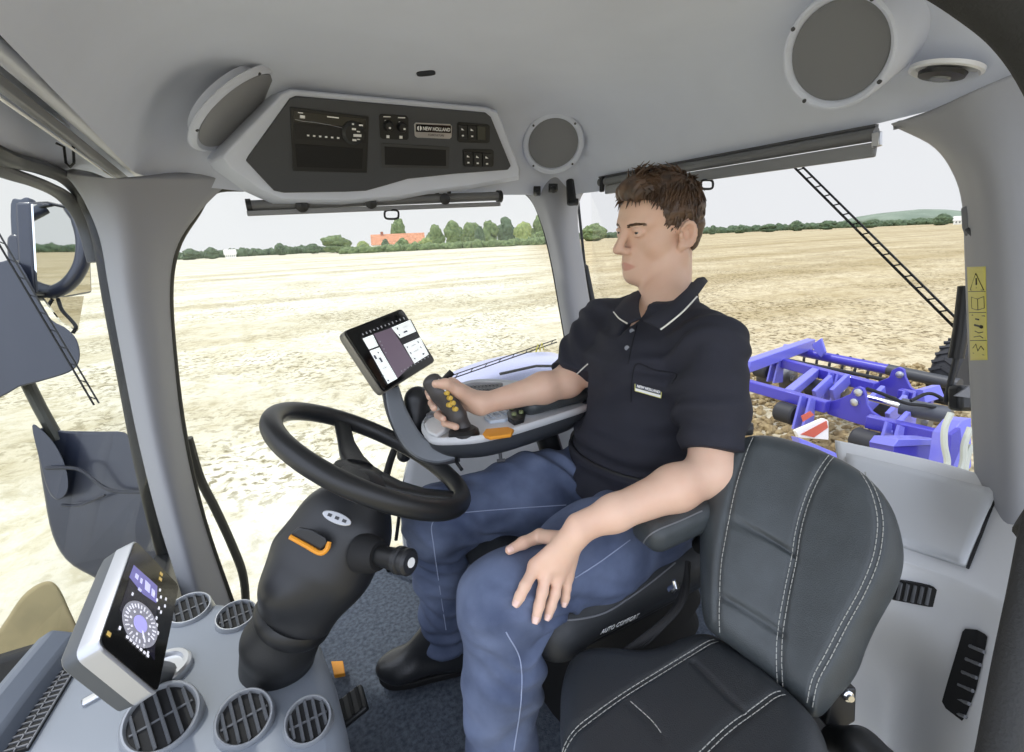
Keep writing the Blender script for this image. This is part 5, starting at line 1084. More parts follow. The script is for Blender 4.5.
for (x, y, r) in ((150, 182, .24), (238, 196, .22), (440, 252, .26), (640, 320, .22), (770, 372, .24), (300, 215, .18)):
    o = zA(x, y, -.95); mb = MB(); mb.lathe(o, bx, [(r, 0), (r * .85, .03), (r * .4, .07), (r * .3, .07), (r * .28, .12), (0, .12)], 32); mb.lathe(o, -bx, [(r, 0), (r * .85, -.02), (r * .4, -.05), (0, -.05)], 32); mb.build('disc', mat('worn_steel', (126, 124, 122), .38, metal=.7, var=.15), t)
HB = mat('hub_black', (38, 38, 42), .6)
for (x, y) in ((135, 165), (352, 238), (232, 340), (556, 455), (640, 318)):
    o = zA(x, y, -.78); h_ = MB().lathe(o - bx * .11, bx, [(.10, 0), (.115, .02), (.115, .2), (.10, .22), (0, .22)], 24).build('hub', HB, t)
    mb = MB(); c = o + bx * .14; mb.prism([c - by * .1 - ZU * .12, c + by * .1 - ZU * .14, c + by * .07 + ZU * .22, c - by * .02 + ZU * .26], bx * .025); mb.prism([c + bx * .1 - by * .1 - ZU * .12, c + bx * .1 + by * .1 - ZU * .14, c + bx * .1 + by * .07 + ZU * .22, c + bx * .1 - by * .02 + ZU * .26], bx * .025); mb.build('hub_bracket', BLUL, h_)
def quadb(px, d, name, m, th=.05): mb = MB(); mb.prism([PD(*zc(*q), d) for q in px], CF * th); return mb.build(name, m, t, mods=[bev(.004)])
wb_ = quadb([(268, 412), (385, 362), (404, 372), (404, 450), (282, 440)], 4.6, 'warning_board', mat('board_white', (226, 220, 214), .5))
RED = mat('board_red', (188, 84, 62), .5)
for px in ([(290, 428), (396, 372), (402, 400), (345, 440)], [(292, 352), (330, 332), (345, 348), (300, 376)]):
    mb = MB(); mb.prism([PD(*zc(*q), 4.59) for q in px], CF * .008); mb.build('red_stripe', RED, wb_)
quadb([(280, 440), (450, 510), (500, 545), (440, 535), (290, 468)], 4.3, 'lower_rail', BLUL, .12)
MB().lathe(zA(490, 510, -.85), unit(-CF + bx * .3), [(.11, -.03), (.11, 0), (.09, .015), (.045, .015), (.04, .04), (0, .04)], 28).build('gauge_wheel', mat('pale_steel', (206, 206, 204), .4, metal=.3), t)
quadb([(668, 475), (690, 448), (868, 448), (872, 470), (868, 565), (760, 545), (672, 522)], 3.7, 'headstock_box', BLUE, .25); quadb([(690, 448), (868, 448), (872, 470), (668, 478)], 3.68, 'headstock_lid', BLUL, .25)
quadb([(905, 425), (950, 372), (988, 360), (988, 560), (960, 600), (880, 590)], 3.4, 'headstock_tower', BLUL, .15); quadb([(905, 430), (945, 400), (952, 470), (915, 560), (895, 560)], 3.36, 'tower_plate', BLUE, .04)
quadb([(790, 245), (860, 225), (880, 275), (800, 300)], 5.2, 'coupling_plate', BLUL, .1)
for px in ([(905, 340), (880, 400), (878, 470), (890, 540), (876, 590)], [(985, 400), (960, 470), (955, 540), (935, 600)], [(988, 470), (968, 530), (960, 590)]):
    MB().tube(spl([PD(*zc(*q), 3.25) for q in px], 24), .02, 8).build('hose', mat('hose_pale', (178, 180, 168), .5), t)
for px in ([(560, 240), (620, 260), (720, 300), (800, 310), (900, 330)], [(740, 290), (820, 260), (900, 300)]):
    MB().tube(spl([PD(*zc(*q), 4.6) for q in px], 24), .016, 8).build('hose', BLKM, t)
for i in range(7):
    p = zA(330 + 52 * i, 128 + 12 * i, -1.05); MB().tube(spl([p + ZU * .22, p + ZU * .18 - by * .12, p - by * .2 + ZU * .05, p - ZU * .25 - by * .05], 14), .022, 8).build('spring_tine', HB, t)
for x, y in ((575, 270), (600, 250), (700, 360), (690, 290), (455, 200), (385, 205)):
    o = zA(x, y, -.55); mb = MB(); mb.box(o - ZU * .1, bx, unit(by + ZU * .5), np.cross(bx, unit(by + ZU * .5)), (.05, .34, .16)); mb.build('stay_bracket', BLUL, t, mods=[bev(.01)])
MB().tube([zA(200, 115, -.9), zA(640, 205, -.9)], .03, 8).build('drawbar', HB, t)
tw = PD(956, 372, 6.2); TY = mat('tyre_black', (44, 44, 46), .8)
wh = MB().lathe(tw - bx * .14, bx, [(.2, .02), (.34, 0), (.4, .04), (.42, .08), (.42, .2), (.4, .24), (.34, .28), (.2, .26)], 40).build('support_wheel', TY, t)
mb = MB()
for i in range(26):
    a = 2 * math.pi * i / 26; e = by * math.cos(a) + ZU * math.sin(a)
    for s in (-1, 1): mb.box(tw + e * .425 + bx * s * .06, unit(bx + s * np.cross(bx, e) * .5), unit(np.cross(bx, e) - s * bx * .5), e, (.13, .035, .03))
mb.build('tread', TY, wh); MB().lathe(tw - bx * .1, bx, [(.2, 0), (.17, .05), (.05, .06), (.05, .2), (.2, .2)], 24).build('rim', BLUL, wh)
# loose clods thrown up around the discs
cm = mat('dry_soil', (176, 156, 114), .95, rgb2=(112, 92, 60), vscale=8, bump=.8, bscale=30); mb = MB(); rng = random.Random(3)
ic2 = bmesh.new(); bmesh.ops.create_icosphere(ic2, subdivisions=1, radius=1); iv = np.array([v.co[:] for v in ic2.verts]); if_ = [tuple(v.index for v in f.verts) for f in ic2.faces]; ic2.free()
for i in range(2600):
    p = zA(rng.uniform(-60, 960), rng.uniform(150, 620), -1.3); 
    if np.linalg.norm(p[:2]) > 14: continue
    s = rng.uniform(.015, .075) * (1 + .4 * (rng.random() > .9)); mb.add(p + A(0, 0, .02) + iv * (1 + .35 * vnoise(iv * 2 + i, i % 97))[:, None] * A(s, s * rng.uniform(.6, 1.2), s * .75), if_)
tag(mb.build('soil_clods', cm, ang=20, flip=False), 'loose clods of dry soil and stubble around the cultivator', 'soil', kind='stuff')
# ================================================================== the driver
SKIN = mat('skin', (226, 190, 166), .5, rgb2=(217, 177, 152), vscale=14, bump=.05, bscale=300); LIP = mat('lips', (206, 152, 136), .5)
SKIN.node_tree.nodes['Principled BSDF'].inputs['Subsurface Weight'].default_value = .12; SKIN.node_tree.nodes['Principled BSDF'].inputs['Subsurface Radius'].default_value = (.012, .005, .003); SKIN.node_tree.nodes['Principled BSDF'].inputs['Subsurface Scale'].default_value = .4
DENIM = mat('denim', (108, 120, 148), .85, rgb2=(66, 77, 104), vscale=9, bump=.5, bscale=900); NAVYC = mat('navy_cotton', (38, 39, 49), .85, var=.08, vscale=12, bump=.5, bscale=700)
HAIRM = mat('brown_hair', (104, 80, 60), .45, rgb2=(58, 43, 32), vscale=40)
man = root('person', A(.6, .78, FLZ), 'man in navy polo shirt and jeans seated with one hand on the joystick', 'person')
# joints
HO = PD(661.5, 227.5, 1.085); hf = unit(A(-.98, .13, -.085)); hl = unit(np.cross(ZU, hf)); hu = np.cross(hf, hl)
rl = math.radians(-2); hl, hu = hl * math.cos(rl) + hu * math.sin(rl), hu * math.cos(rl) - hl * math.sin(rl)
HR = np.array([hf, hl, hu]); H = lambda x, y, z: HO + hf * x + hl * y + hu * z
NB = PD(664, 301, 1.055)
SL, SR = A(.738, .598, 1.066), A(.765, .936, 1.066)
EL, WL = PD(712, 473, .835), PD(578, 528, .745)
ER, WR = PD(567, 382, 1.15), PD(482, 404, 1.07)
HL, HRt = A(.72, .665, .695), A(.72, .865, .70)
KL, KR = PD(500, 602, .80), PD(434, 520, 1.035)
AL, AR = A(.265, .60, .29), PZ(451, 666, FLZ) + A(0, 0, .095)
YS = A(0, 1, 0)
# ---- jeans
J = Sdf()
J.eseg(A(.735, .765, .71), A(.725, .765, .79), (.18, .12), (.15, .095), YS, .04)
J.chain([HL, HL + (KL - HL) * .5, KL + (KL - HL) * -.06], [.096, .083, .066], .05); J.chain([HRt, HRt + (KR - HRt) * .5, KR + (KR - HRt) * -.06], [.096, .085, .068], .05)
J.cone(KL, KL + (HL - KL) * .1, .064, .066, .04).cone(KR, KR + (HRt - KR) * .1, .062, .064, .04)
J.chain([KL, KL + (AL - KL) * .35, AL], [.068, .066, .058], .03); J.chain([KR, KR + (AR - KR) * .35, AR], [.060, .060, .056], .03)
def kfold(c, ax, P):  # creases fanning from the back of a bent knee
    q = P - c; s = q @ ax; r = np.linalg.norm(q, axis=1); return np.exp(-(r / .13) ** 2) * np.sin(s * 150 + 5 * vnoise(P * 14, 3))
def jd(V, N):
    d = .0045 * vnoise(V * A(11, 13, 15), 11) + .003 * vnoise(V * 26, 12)
    d = d + .006 * kfold(KL + A(.06, 0, -.06), unit(A(.5, .2, .85)), V) * (N @ unit(A(.4, -.8, -.3)) * .6 + .5) + 0.006 * kfold(KR + A(.06, 0, -.05), unit(A(.5, .1, .85)), V)
    hp = A(.60, .77, .76); q = V - hp; r = np.linalg.norm(q * A(1, .8, 1), axis=1); an = np.arctan2(q[:, 1], q[:, 0])
    d = d + .0065 * np.exp(-(r / .2) ** 2) * np.sin(an * 9 + 40 * r + 4 * vnoise(V * 9, 5))
    for kk, aa, sd_ in ((KR, AR, 21), (KL, AL, 22)):
        t_ = (V - kk) @ unit(aa - kk); Ls = np.linalg.norm(aa - kk); m_ = np.clip((t_ - .1) / .1, 0, 1) * (t_ < Ls + .05); d = d + .0045 * m_ * np.sin(t_ * 75 + 7 * vnoise(V * 10, sd_)) * (.4 + .6 * np.clip(t_ / Ls, 0, 1))
    return d
def jclip(P):
    g = np.full(P.shape[:-1], -1.)
    for a in (AR, AL): d = unit(a - (KR if a is AR else KL)); near = np.linalg.norm(P - a, axis=-1) < .12; g = np.where(near, np.maximum(g, (P - a) @ d - .012), g)
    return np.maximum(g, P[..., 2] - .815)
jeans = sdf_build('jeans', J, .0055, DENIM, man, clip=jclip, disp=jd)
bvj = bvh_of(jeans)
def seam(name, px, bv, m, r=.0011, off=.0003, parent=None):
    cur = []
    for u, v in spl(px, 40):
        p, n = shoot(bv, u, v)
        if p is not None: cur.append(p + n * off)
    if len(cur) > 3: return MB().tube(cur, r, 5).build(name, m, parent)
JST = mat('denim_thread', (150, 160, 186), .8)
seam('inseam', [(566, 505), (520, 508), (470, 512), (444, 516), (432, 524), (434, 548), (440, 590), (446, 630)], bvj, JST, parent=jeans)
seam('side_seam', [(506, 632), (520, 660), (521, 700), (514, 750)], bvj, JST, parent=jeans); seam('side_seam', [(575, 578), (600, 562), (630, 540)], bvj, JST, parent=jeans)
# ---- hands
def rest(u, v, r, lo=.55, hi=1.0):
    ds = np.linspace(lo, hi, 400); P = CAM + ds[:, None] * ray(u, v); f_ = J(P) - r - .0035; k = np.argmax(f_ < 0); return P[k] if f_[k] < 0 else None
B = Sdf()
mcp = {'i': (540, 566), 'm': (549, 573), 'r': (561, 577), 'l': (571, 576)}
fing = [([(536, 566), (525, 587), (520, 596), (516.5, 603)], (.0098, .0088, .0082, .0072)), ([(545.5, 573), (542.5, 593), (539, 606), (536, 619)], (.0100, .009, .0084, .0074)), ([(557.5, 577), (555, 595), (551, 606), (548, 616)], (.0096, .0086, .008, .007)), ([(567, 576), (566.6, 589), (565.5, 597), (564.5, 603)], (.0084, .0075, .007, .0062))]
mc = []; nails = []; dl = .715
for px, rs in fing:
    pts = []
    for i, ((u, v), r) in enumerate(zip(px, rs)):
        p = rest(u, v, r * (1.7 if i == 0 else 1.25 if i == 1 else 1.0)); p = PD(u, v, dl) if p is None else p; pts.append(p)
        dl = proj(p)[2]
    pts[1] = pts[1] + ZU * .002; B.chain(pts, rs, .004); mc.append(pts[0]); nails.append((pts[-1], unit(pts[-1] - pts[-2]), rs[-1]))
Wp = WL; palm = (mc[0] + mc[1] + mc[2] + mc[3]) / 4
for p, r0 in zip(mc, (.0135, .013, .0125, .0115)): B.cone(Wp + (p - Wp) * .15, p, .0125, r0 * .95, .008)
B.cone(Wp + (palm - Wp) * .3, palm + (Wp - palm) * .25, .016, .0145, .012)
tb = [Wp + (mc[0] - Wp) * .3, None, None, None]
for i, (u, v, r) in enumerate(((540, 536, .0105), (523, 543, .0095), (509.5, 550, .0078))):
    p = rest(u, v, r * 1.15); tb[i + 1] = PD(u, v, proj(mc[0])[2]) if p is None else p
B.chain(tb, [.013, .0115, .0098, .0078], .006)
# right hand around the joystick
for pts, rs in (([(452, 384, 1.068), (440, 387, 1.085), (429, 392, 1.065), (430, 397, 1.03)], (.0115, .0095, .0088, .0078)), ([(456, 391, 1.07), (443, 398, 1.088), (432, 403, 1.065), (434, 408, 1.03)], (.0115, .0095, .0088, .0078)), ([(460, 398, 1.07), (448, 409, 1.085), (438, 415, 1.06), (443, 419, 1.02)], (.011, .0092, .0085, .0076)), ([(464, 404, 1.068), (454, 417, 1.075), (445, 423, 1.045), (456, 427, 1.015)], (.0105, .0088, .0082, .0075))):
    P_ = [PD(*q) for q in pts]; B.chain(P_, rs, .004); B.cone(WR + (P_[0] - WR) * .15, P_[0], .018, .013, .012)
B.chain([PD(472, 400, 1.055), PD(458, 391, 1.03), PD(446, 384, 1.008), PD(436, 384, 1.0)], [.018, .0135, .0108, .009], .008)
# arms
def limb(pts, rs, k=.02): B.chain(pts, rs, k)
limb([SL, SL + (EL - SL) * .5, EL], [.050, .045, .037], .03); fm_ = EL + (WL - EL) * .3; B.cone(EL, fm_, .036, .0365, .02).cone(fm_, EL + (WL - EL) * .75, .0365, .027, .02).eseg(EL + (WL - EL) * .75, WL, (.026, .022), (.0235, .0165), unit(np.cross(unit(WL - EL), unit(mc[0] - mc[3]))) if False else unit(mc[0] - mc[3]), .02)
limb([SR, SR + (ER - SR) * .5, ER], [.050, .044, .035], .03); fm_ = ER + (WR - ER) * .3; B.cone(ER, fm_, .035, .035, .02).cone(fm_, WR, .035, .022, .02)
# trunk and legs under the clothes
B.eseg(A(.735, .765, .71), A(.72, .765, .83), (.145, .085), (.13, .085), YS, .04).eseg(A(.72, .765, .83), A(.745, .765, .99), (.13, .085), (.14, .092), YS, .04).eseg(A(.745, .765, .99), A(.765, .765, 1.05), (.15, .09), (.11, .065), YS, .04)
B.cone(SL, NB + A(0, -.02, -.025), .046, .046, .03).cone(SR, NB + A(0, .02, -.025), .046, .046, .03)
for h_, k_, a_ in ((HL, KL, AL), (HRt, KR, AR)): B.chain([h_, h_ + (k_ - h_) * .5, k_, k_ + (a_ - k_) * .4, a_], [.08, .07, .052, .046, .036], .03)
fR = [AR + A(0, 0, .03), AR + A(-.01, .0, -.03), AR + A(-.10, .03, -.06)]
B.chain(fR, [.032, .028, .02], .02); B.chain([AL, AL + A(-.02, 0, -.05), AL + A(-.10, -.01, -.055)], [.032, .028, .02], .02)
# neck and head
B.eseg(H(-.022, 0, -.06), NB + A(.0, 0, -.02), (.047, .052), (.058, .056), hl, .025)
B.cone(NB + A(-.01, -.01, .0), H(.0, .045, -.05), .02, .016, .02).cone(NB + A(-.01, .01, .0), H(.0, -.045, -.05), .02, .016, .02)
B.ell(H(-.001, 0, .030), HR, (.088, .077, .075), .02).ell(H(.034, 0, -.033), HR, (.056, .061, .076), .03).ell(H(.050, 0, .034), HR, (.043, .062, .046), .02)
for s in (-1, 1):
    B.ell(H(.050, .046 * s, -.028), HR, (.026, .018, .022), .02); B.cone(H(.0, .054 * s, -.058), H(.064, .020 * s, -.097), .020, .015, .022)
    B.cone(H(.090, .012 * s, .0165), H(.074, .046 * s, .0175), .0095, .009, .014)
    B.ell(H(.101, .033 * s, .001), HR, (.0165, .019, .0115), .012, True)
    B.ell(H(.0775, .0325 * s, .000), HR, (.0125, .0135, .0125), .004)
    B.chain([H(.087, .0185 * s, .001), H(.0925, .0265 * s, .0062), H(.092, .0345 * s, .0066), H(.083, .0475 * s, .0005)], [.0026, .0032, .0032, .0026], .004)
    B.chain([H(.087, .0195 * s, -.002), H(.0905, .029 * s, -.0068), H(.0885, .038 * s, -.0066), H(.082, .0465 * s, -.002)], [.0024, .0028, .0028, .0024], .005)
    ez = unit(hu + hf * -.18); ex = unit(hf - ez * np.dot(hf, ez)); Re = np.array([unit(ex - hl * s * .45), unit(hl * s + ex * .45), ez])
    B.ell(H(-.004, .081 * s, -.015), Re, (.0185, .0070, .0285), .006); B.ell(H(.001, .0895 * s, -.009), Re, (.0115, .013, .019), .002, True); B.chain([H(-.004, .081 * s, -.015) + Re[0] * .0155 * math.cos(a) + Re[2] * .0255 * math.sin(a) + Re[1] * .005 for a in np.linspace(-2.6, 2.2, 12) + math.pi], [.0034] * 12, .003); B.ell(H(.013, .0805 * s, -.014), HR, (.005, .004, .007), .004); B.ell(H(.010, .078 * s, -.038), HR, (.008, .006, .010), .006)
B.ell(H(.079, 0, -.095), HR, (.019, .022, .018), .02).ell(H(.070, 0, -.066), HR, (.026, .034, .030), .02)
B.chain([H(.090, 0, .016), H(.099, 0, -.004), H(.1165, 0, -.033)], [.0085, .0085, .0108], .009)
for s in (-1, 1): B.ell(H(.1015, .0125 * s, -.0385), HR, (.0115, .0078, .0085), .006); B.ell(H(.105, .0062 * s, -.0455), HR, (.005, .003, .003), .002, True)
B.chain([H(.078, .0255, -.0693), H(.0925, .012, -.0653), H(.0965, 0, -.0666), H(.0925, -.012, -.0653), H(.078, -.0255, -.0693)], [.0028, .0040, .0040, .0040, .0028], .006)
B.chain([H(.078, .024, -.0713), H(.090, .012, -.0766), H(.0935, 0, -.0776), H(.090, -.012, -.0766), H(.078, -.024, -.0713)], [.0028, .0046, .005, .0046, .0028], .006)
B.chain([H(.083, .0265, -.0700), H(.098, .012, -.0706), H(.1025, 0, -.0712), H(.098, -.012, -.0706), H(.083, -.0265, -.0700)][::1], [.001, .0014, .0014, .0014, .001], .002)
B.ops[-4:] = [(f_, l_, u_, k_, True) for f_, l_, u_, k_, s_ in B.ops[-4:]]
nt = SKIN.node_tree; L = nt.links.new; gp = nt.nodes.new('ShaderNodeNewGeometry'); bs_ = nt.nodes['Principled BSDF']
def dotn(v, off):
    d = nt.nodes.new('ShaderNodeVectorMath'); d.operation = 'DOT_PRODUCT'; d.inputs[1].default_value = tuple(v); L(gp.outputs['Position'], d.inputs[0])
    m_ = nt.nodes.new('ShaderNodeMath'); m_.operation = 'SUBTRACT'; m_.inputs[1].default_value = float(np.dot(HO, v)) + off; L(d.outputs['Value'], m_.inputs[0]); return m_.outputs[0]
def mth(op, a_, b_=None):
    m_ = nt.nodes.new('ShaderNodeMath'); m_.operation = op
    for k, q in ((0, a_), (1, b_)):
        if q is None: continue
        if isinstance(q, (int, float)): m_.inputs[k].default_value = q
        else: L(q, m_.inputs[k])
    return m_.outputs[0]
e_ = mth('ADD', mth('POWER', mth('ABSOLUTE', mth('DIVIDE', dotn(hl, 0), .0262)), 1.6), mth('POWER', mth('ABSOLUTE', mth('DIVIDE', dotn(hu, -.0722), .0098)), 1.6))
mr_ = nt.nodes.new('ShaderNodeMapRange'); mr_.inputs[1].default_value = .7; mr_.inputs[2].default_value = 1.15; mr_.inputs[3].default_value = 1; mr_.inputs[4].default_value = 0; L(e_, mr_.inputs[0])
msk_ = mth('MULTIPLY', mr_.outputs[0], mth('GREATER_THAN', dotn(hf, .06), 0))
mx_ = nt.nodes.new('ShaderNodeMixRGB'); mx_.inputs[2].default_value = (*lin((200, 138, 120)), 1); L(mth('MULTIPLY', msk_, .8), mx_.inputs[0]); L(bs_.inputs['Base Color'].links[0].from_socket, mx_.inputs[1]); L(mx_.outputs[0], bs_.inputs['Base Color'])
body = sdf_build('body', B, .0034, SKIN, man)
NAIL = mat('fingernail', (232, 196, 182), .3)
for p, d, r in nails + [(tb[-1], unit(tb[-1] - tb[-2]), .0078)]:
    vw = unit(CAM - p); up = unit(vw - d * np.dot(vw, d) + ZU * .3); up = unit(up - d * np.dot(up, d)); s_ = np.cross(d, up); m = MB(); rows_ = []
    for i in range(7):
        a = (i - 3) / 3 * .85; rows_.append([p + d * (t_ * r * 1.5 - r * .55) * 1 + (s_ * math.sin(a) * (1 - .25 * t_ * t_) + up * math.cos(a)) * r * (1.03 if 0 < j_ < 4 else .97) for j_, t_ in enumerate((0, .1, .5, .8, .95))])
    m.loft(rows_, closed=False, caps=False); m.build('fingernail', NAIL, man, ang=180, mods=[solid(.0005)])
# eyes, brows, hair
EW = mat('eye_white', (226, 222, 216), .25); EI = mat('iris', (92, 104, 112), .2); EP = mat('pupil', (10, 10, 12), .15)
gz = unit(hf + hl * .02 + hu * -.06)
for s in (-1, 1):
    o = H(.0805, .0325 * s, .0002); ax_ = gz; m = MB(); R_ = .0119
    prof = [(R_ * math.sin(a), R_ * math.cos(a)) for a in np.linspace(0, math.pi, 25)]
    m.lathe(o, ax_, [(0, R_)] + prof[1:-1] + [(0, -R_)], 24, mis=[2] + [2] * 2 + [1] * 2 + [0] * 20); m.build('eye', [EW, EI, EP], man, ang=180)
    m = MB(); rr = random.Random(4); bvb = bvh_of(body)
    for i in range(90):
        q = i / 89; y = (.0135 + .037 * q) * s; z = .0135 + .0055 * math.sin(q * 2.3) - .003 * q + rr.uniform(-.003, .003) * (1 - .5 * q); hh = bvb.ray_cast(Vector(H(.2, y, z)), Vector(-hf)); a = np.array(hh[0]) + hf * .0002
        m.tube([a, a + hl * s * .006 + hu * rr.uniform(-.0005, .002) - hf * (.001 + .003 * q)], [.0008, .0003], 5)
    m.build('eyebrow', HAIRM, man)
hs = Sdf(); hs.ell(H(-.002, 0, .036), HR, (.0925, .0825, .080), .01).ell(H(.038, 0, .086), HR, (.054, .060, .030), .03).ell(H(.064, .0, .083), HR, (.036, .052, .024), .02).ell(H(-.040, 0, -.01), HR, (.050, .066, .06), .02)
def hairline(x): return np.interp(x, [-.13, -.085, -.045, -.028, -.012, .004, .014, .020, .036, .048, .058, .075, .12], [-.066, -.066, -.05, -.02, .016, .014, -.010, -.030, -.010, .042, .056, .064, .068])
def hclip(P):
    q = (P - HO) @ HR.T; return hairline(q[..., 0]) - q[..., 2] + .004 * vnoise(P * 180, 3)
def hdisp(V, N):
    q = (V - HO) @ HR.T; th = np.arctan2(q[:, 1], q[:, 2] - .02); return .004 * vnoise(np.stack([q[:, 0] * 30, th * 7, q[:, 2] * 30], 1), 7) + .0022 * vnoise(np.stack([q[:, 0] * 22, th * 26, q[:, 2] * 22], 1), 8)
hair = sdf_build('hair', hs, .0034, HAIRM, man, clip=hclip, disp=hdisp)
m = MB(); rr = random.Random(11); wh_ = A(-.07, .01, .098)
for i in range(1500):
    a = rr.uniform(0, 2 * math.pi); z = rr.uniform(-.75, 1); c_ = math.sqrt(max(0, 1 - z * z)); n0 = A(c_ * math.cos(a), c_ * math.sin(a), z)
    q = A(-.002, 0, .036) + n0 * A(.0915, .082, .079)
    if q[2] < hairline(q[0]) + .004: continue
    top = np.clip((q[2] - .05) / .055, 0, 1); fr_ = np.clip((q[0] + .02) / .09, 0, 1)
    tq = q - wh_; tq = tq - n0 * np.dot(tq, n0); tq = unit(tq); 
    tq = unit(tq * (1 - .9 * top * fr_) + top * fr_ * A(-.15, .85, .9) + A(-.2, 0, -.5) * (1 - top)); tq = unit(tq - n0 * np.dot(tq, n0))
    Ln = .012 + .018 * top + .016 * top * fr_; Ln *= rr.uniform(.7, 1.25); up = .10 + .6 * top * (.35 + .65 * fr_) * rr.uniform(.4, 1.2)
    j = A(rr.uniform(-.3, .3), rr.uniform(-.3, .3), rr.uniform(-.3, .3)); tq = unit(tq + j)
    q0 = q + n0 * .018 * top * fr_ * .8
    pts = [q0, q0 + (tq * .5 + n0 * up * .6) * Ln, q0 + (tq * 1.05 + n0 * up * .7) * Ln]
    m.tube([H(*p) for p in pts], [.0026, .0021, .0004], 5)
m.build('hair_strands', HAIRM, hair)
# ---- polo shirt
T = Sdf()
T.eseg(A(.715, .765, .73), A(.718, .765, .84), (.190, .146), (.155, .108), YS, .05).eseg(A(.722, .765, .84), A(.745, .765, .985), (.155, .110), (.168, .115), YS, .05).eseg(A(.745, .765, .985), A(.768, .765, 1.05), (.165, .105), (.11, .07), YS, .05)
T.cone(SL, NB + A(.0, -.03, -.03), .058, .054, .04).cone(SR, NB + A(.0, .03, -.03), .058, .054, .04)
eL, eR = SL + (EL - SL) * .84, SR + (ER - SR) * .90
T.chain([SL, SL + (EL - SL) * .45, eL], [.060, .057, .054], .035).chain([SR, SR + (ER - SR) * .45, eR], [.060, .055, .052], .035)
T.cone(NB + A(-.005, 0, -.035), NB + A(.002, 0, .02), .080, .068, .02)
def sclip(P):
    g = np.full(P.shape[:-1], -1.)
    for e_, s_, E_ in ((eL, SL, EL), (eR, SR, ER)):
        d = unit(E_ - s_); al = (P - e_) @ d; rad_ = np.linalg.norm(P - e_ - al[..., None] * d, axis=-1); g = np.where((rad_ < .085) & (al > -.03), np.maximum(g, al), g)
    rn = np.linalg.norm((P - NB) * A(1, 1, 0), axis=-1); g = np.where((rn < .095) & (P[..., 2] > NB[2] - .05), np.maximum(g, (P - NB - A(0, 0, .022)) @ unit(A(-.25, 0, 1))), g)
    vy = np.abs(P[..., 1] - NB[1]); vz = NB[2] - .01 - P[..., 2]; fr_ = (P[..., 0] < NB[0] - .03) & (vz < .07); g = np.where(fr_, np.maximum(g, .024 - np.maximum(vz, 0) * .42 - vy), g)
    return np.maximum(g, .735 + .12 * (P[..., 0] - .6) - P[..., 2])
def sd2(V, N):
    d = .004 * vnoise(V * A(9, 11, 7), 31) + .0025 * vnoise(V * 18, 32)
    for s_, e_, sd_ in ((SL, eL, 1), (SR, eR, 2)):
        ax_ = unit(e_ - s_); c = s_ + ax_ * .02 + A(-.05, .02 if s_ is SL else -.02, -.06); r = np.linalg.norm(V - c, axis=1); d = d + .007 * np.exp(-(r / .13) ** 2) * np.sin(((V - c) @ unit(A(.6, .5 if s_ is SL else -.5, .9))) * 120 + 5 * vnoise(V * 9, sd_))
    z = V[:, 2]; d = d + .006 * np.exp(-((z - .82) / .05) ** 2) * np.sin(z * 130 + 6 * vnoise(V * A(6, 8, 3), 41)) + .006 * np.clip((.84 - z) / .07, 0, 1)
    return d
shirt = sdf_build('polo_shirt', T, .0045, NAVYC, man, clip=sclip, disp=sd2)
bvs = bvh_of(shirt)
def ons(u, v, off=.001):
    p, n = shoot(bvs, u, v); return None if p is None else p + unit(CAM - p) * off
TRIM = mat('white_trim', (222, 220, 210), .8)
cn = [patch('collar', [[PD(*q) for q in r] for r in rows_], 16, 10, .004, NAVYC, shirt) for rows_ in (
    [[(643, 320, .885), (653, 315, .88), (670, 303, .875), (685, 290, .90), (697, 278, .97)], [(650, 324, .875), (661, 319, .865), (678, 304, .865), (692, 290, .90), (704, 277, .975)], [(660, 329, .862), (667, 324, .856), (683, 311, .855), (697, 296, .895), (708, 281, .98)]],
    [[(641, 317, .93), (639, 308, .98), (640, 298, 1.04), (646, 288, 1.08)], [(635, 320, .925), (628, 313, .96), (627, 304, 1.01), (636, 292, 1.08)], [(627, 323, .92), (619, 318, .95), (614, 312, .985), (624, 298, 1.08)]])]
MB().tube(spl([PD(660.5, 329.5, .858), PD(668, 324, .853), PD(683, 311.5, .852), PD(697, 296.5, .892)], 20), .0016, 6).build('collar_trim', TRIM, cn[0]); MB().tube(spl([PD(627, 323.3, .917), PD(619, 318.3, .947), PD(613.6, 312, .982)], 12), .0014, 6).build('collar_trim', TRIM, cn[1])
for u, v in ((632, 331), (627, 348)):
    p = ons(u, v, .001); 
    if p is not None: n = unit(CAM - p); MB().lathe(p, n, [(.0052, 0), (.005, .0018), (.0035, .0012), (0, .0012)], 14).build('button', mat('button_grey', (120, 122, 128), .4), shirt)
seam('placket_edge', [(637, 325), (632, 345), (628, 364)], bvs, mat('navy_seam', (22, 23, 30), .9), .0014, parent=shirt)
seam('pocket_edge', [(672, 384), (676, 374), (655, 370), (637, 364), (632, 380), (631, 402)], bvs, mat('navy_seam', (0, 0, 0)), .0014, parent=shirt)
bd = [(634.5, 382), (662, 389.5), (661, 398.5), (634.5, 391)]; q4 = [ons(u, v, .003) for u, v in bd]
c = sum(q4) / 4; x = unit(q4[1] + q4[2] - q4[0] - q4[3]); n = unit(CAM - c); n = unit(n - x * np.dot(n, x)); y = np.cross(n, x); FBg = Face(c, n)
bg_ = FBg.poly('chest_badge', bd, .0015, .003, mat('badge_yellow', (216, 214, 120), .6), shirt, b=.001)
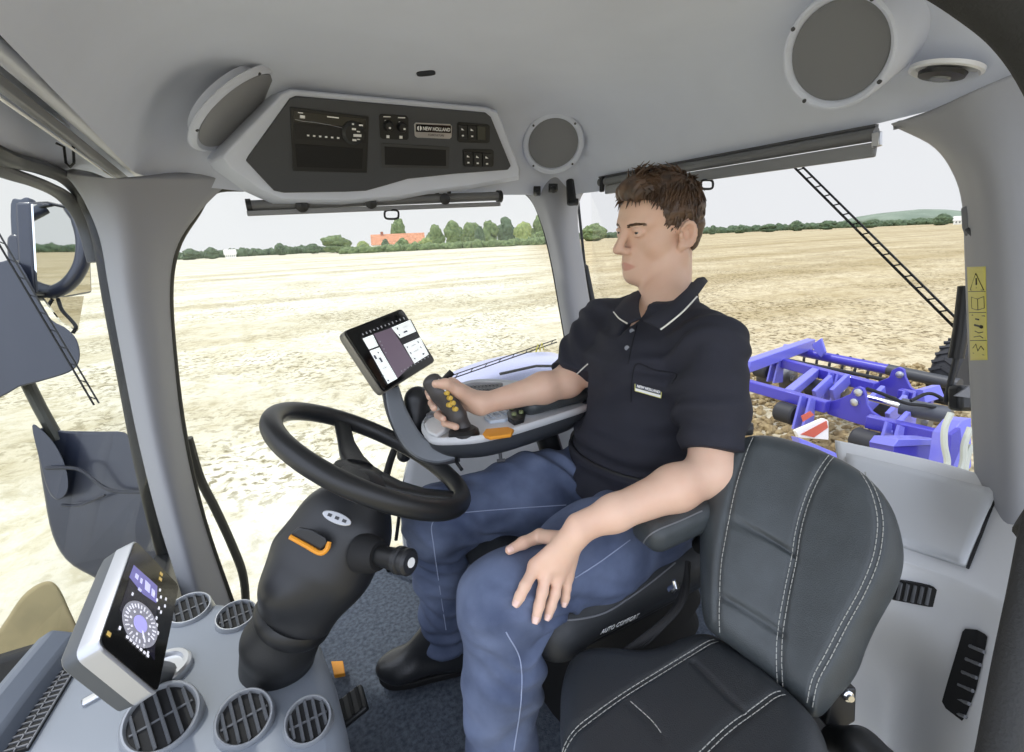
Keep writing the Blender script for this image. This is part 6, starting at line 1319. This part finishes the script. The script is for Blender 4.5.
FBg.poly('badge_field', [(635.4, 383.2), (661, 390.2), (660.6, 395), (635.4, 388)], .002, .001, mat('badge_navy', (44, 50, 72), .6), bg_); FBg.poly('badge_base', [(635.4, 388.2), (660.6, 395.2), (660.2, 397.6), (635.4, 390.4)], .002, .001, WHT, bg_)
FBg.text('badge_lettering', 'NEW HOLLAND', (637.5, 386.2), (659.5, 392.2), 3.6, WHT, bg_, off=.0024, sx=.9, depth=.0003, bold=.0003)
seam('sleeve_trim', [(562, 382), (574, 376), (588, 364)], bvs, TRIM, .0018, parent=shirt)
# ---- belt and boots
m = MB(); secs = []
for z in (.776, .812): secs.append([A(.72 + .128 * math.cos(a), .765 + .178 * math.sin(a), z) for a in np.linspace(0, 2 * math.pi, 48, endpoint=False)])
m.loft(secs, caps=False); m.build('belt', BLK, man, mods=[solid(.004, 1)])
def boot(an, d, lab):
    Bt = Sdf(); dn = A(0, 0, -1); an = A(an[0], an[1], FLZ + .13); toe = A(an[0], an[1], FLZ + .032) + d * .15; heel = A(an[0], an[1], FLZ + .038) - d * .045
    s_ = np.cross(ZU, d); Bt.cone(an, A(an[0], an[1], FLZ + .05) - d * .01, .046, .045, .02).eseg(heel, toe - d * .02, (.036, .036), (.046, .030), s_, .03).ell(toe - d * .02 + ZU * .004, np.array([d, s_, ZU]), (.06, .045, .034), .02).cone(an + d * .015, toe - d * .05 + ZU * .02, .04, .03, .03)
    b_ = sdf_build('boot', Bt, .005, mat('boot_leather', (40, 41, 43), .35, bump=.2, bscale=200, coat=.1), man, clip=lambda P: np.maximum((FLZ + .012) - P[..., 2], P[..., 2] - FLZ - .15)); pass
    so = [A(an[0], an[1], FLZ) + d * x_ + s_ * y_ for x_, y_ in ((-.085, 0), (-.075, .03), (-.03, .038), (.05, .042), (.11, .046), (.16, .036), (.185, 0), (.16, -.036), (.11, -.046), (.05, -.042), (-.03, -.038), (-.075, -.03))]
    MB().prism(spl(so, 40, True), A(0, 0, .018)).build('sole', BLKM, b_, mods=[bev(.003)])
boot(AR, unit(A(-.9, .28, 0)), 'black leather boot on the carpet'); boot(AL, unit(A(-.95, -.1, 0)), None)
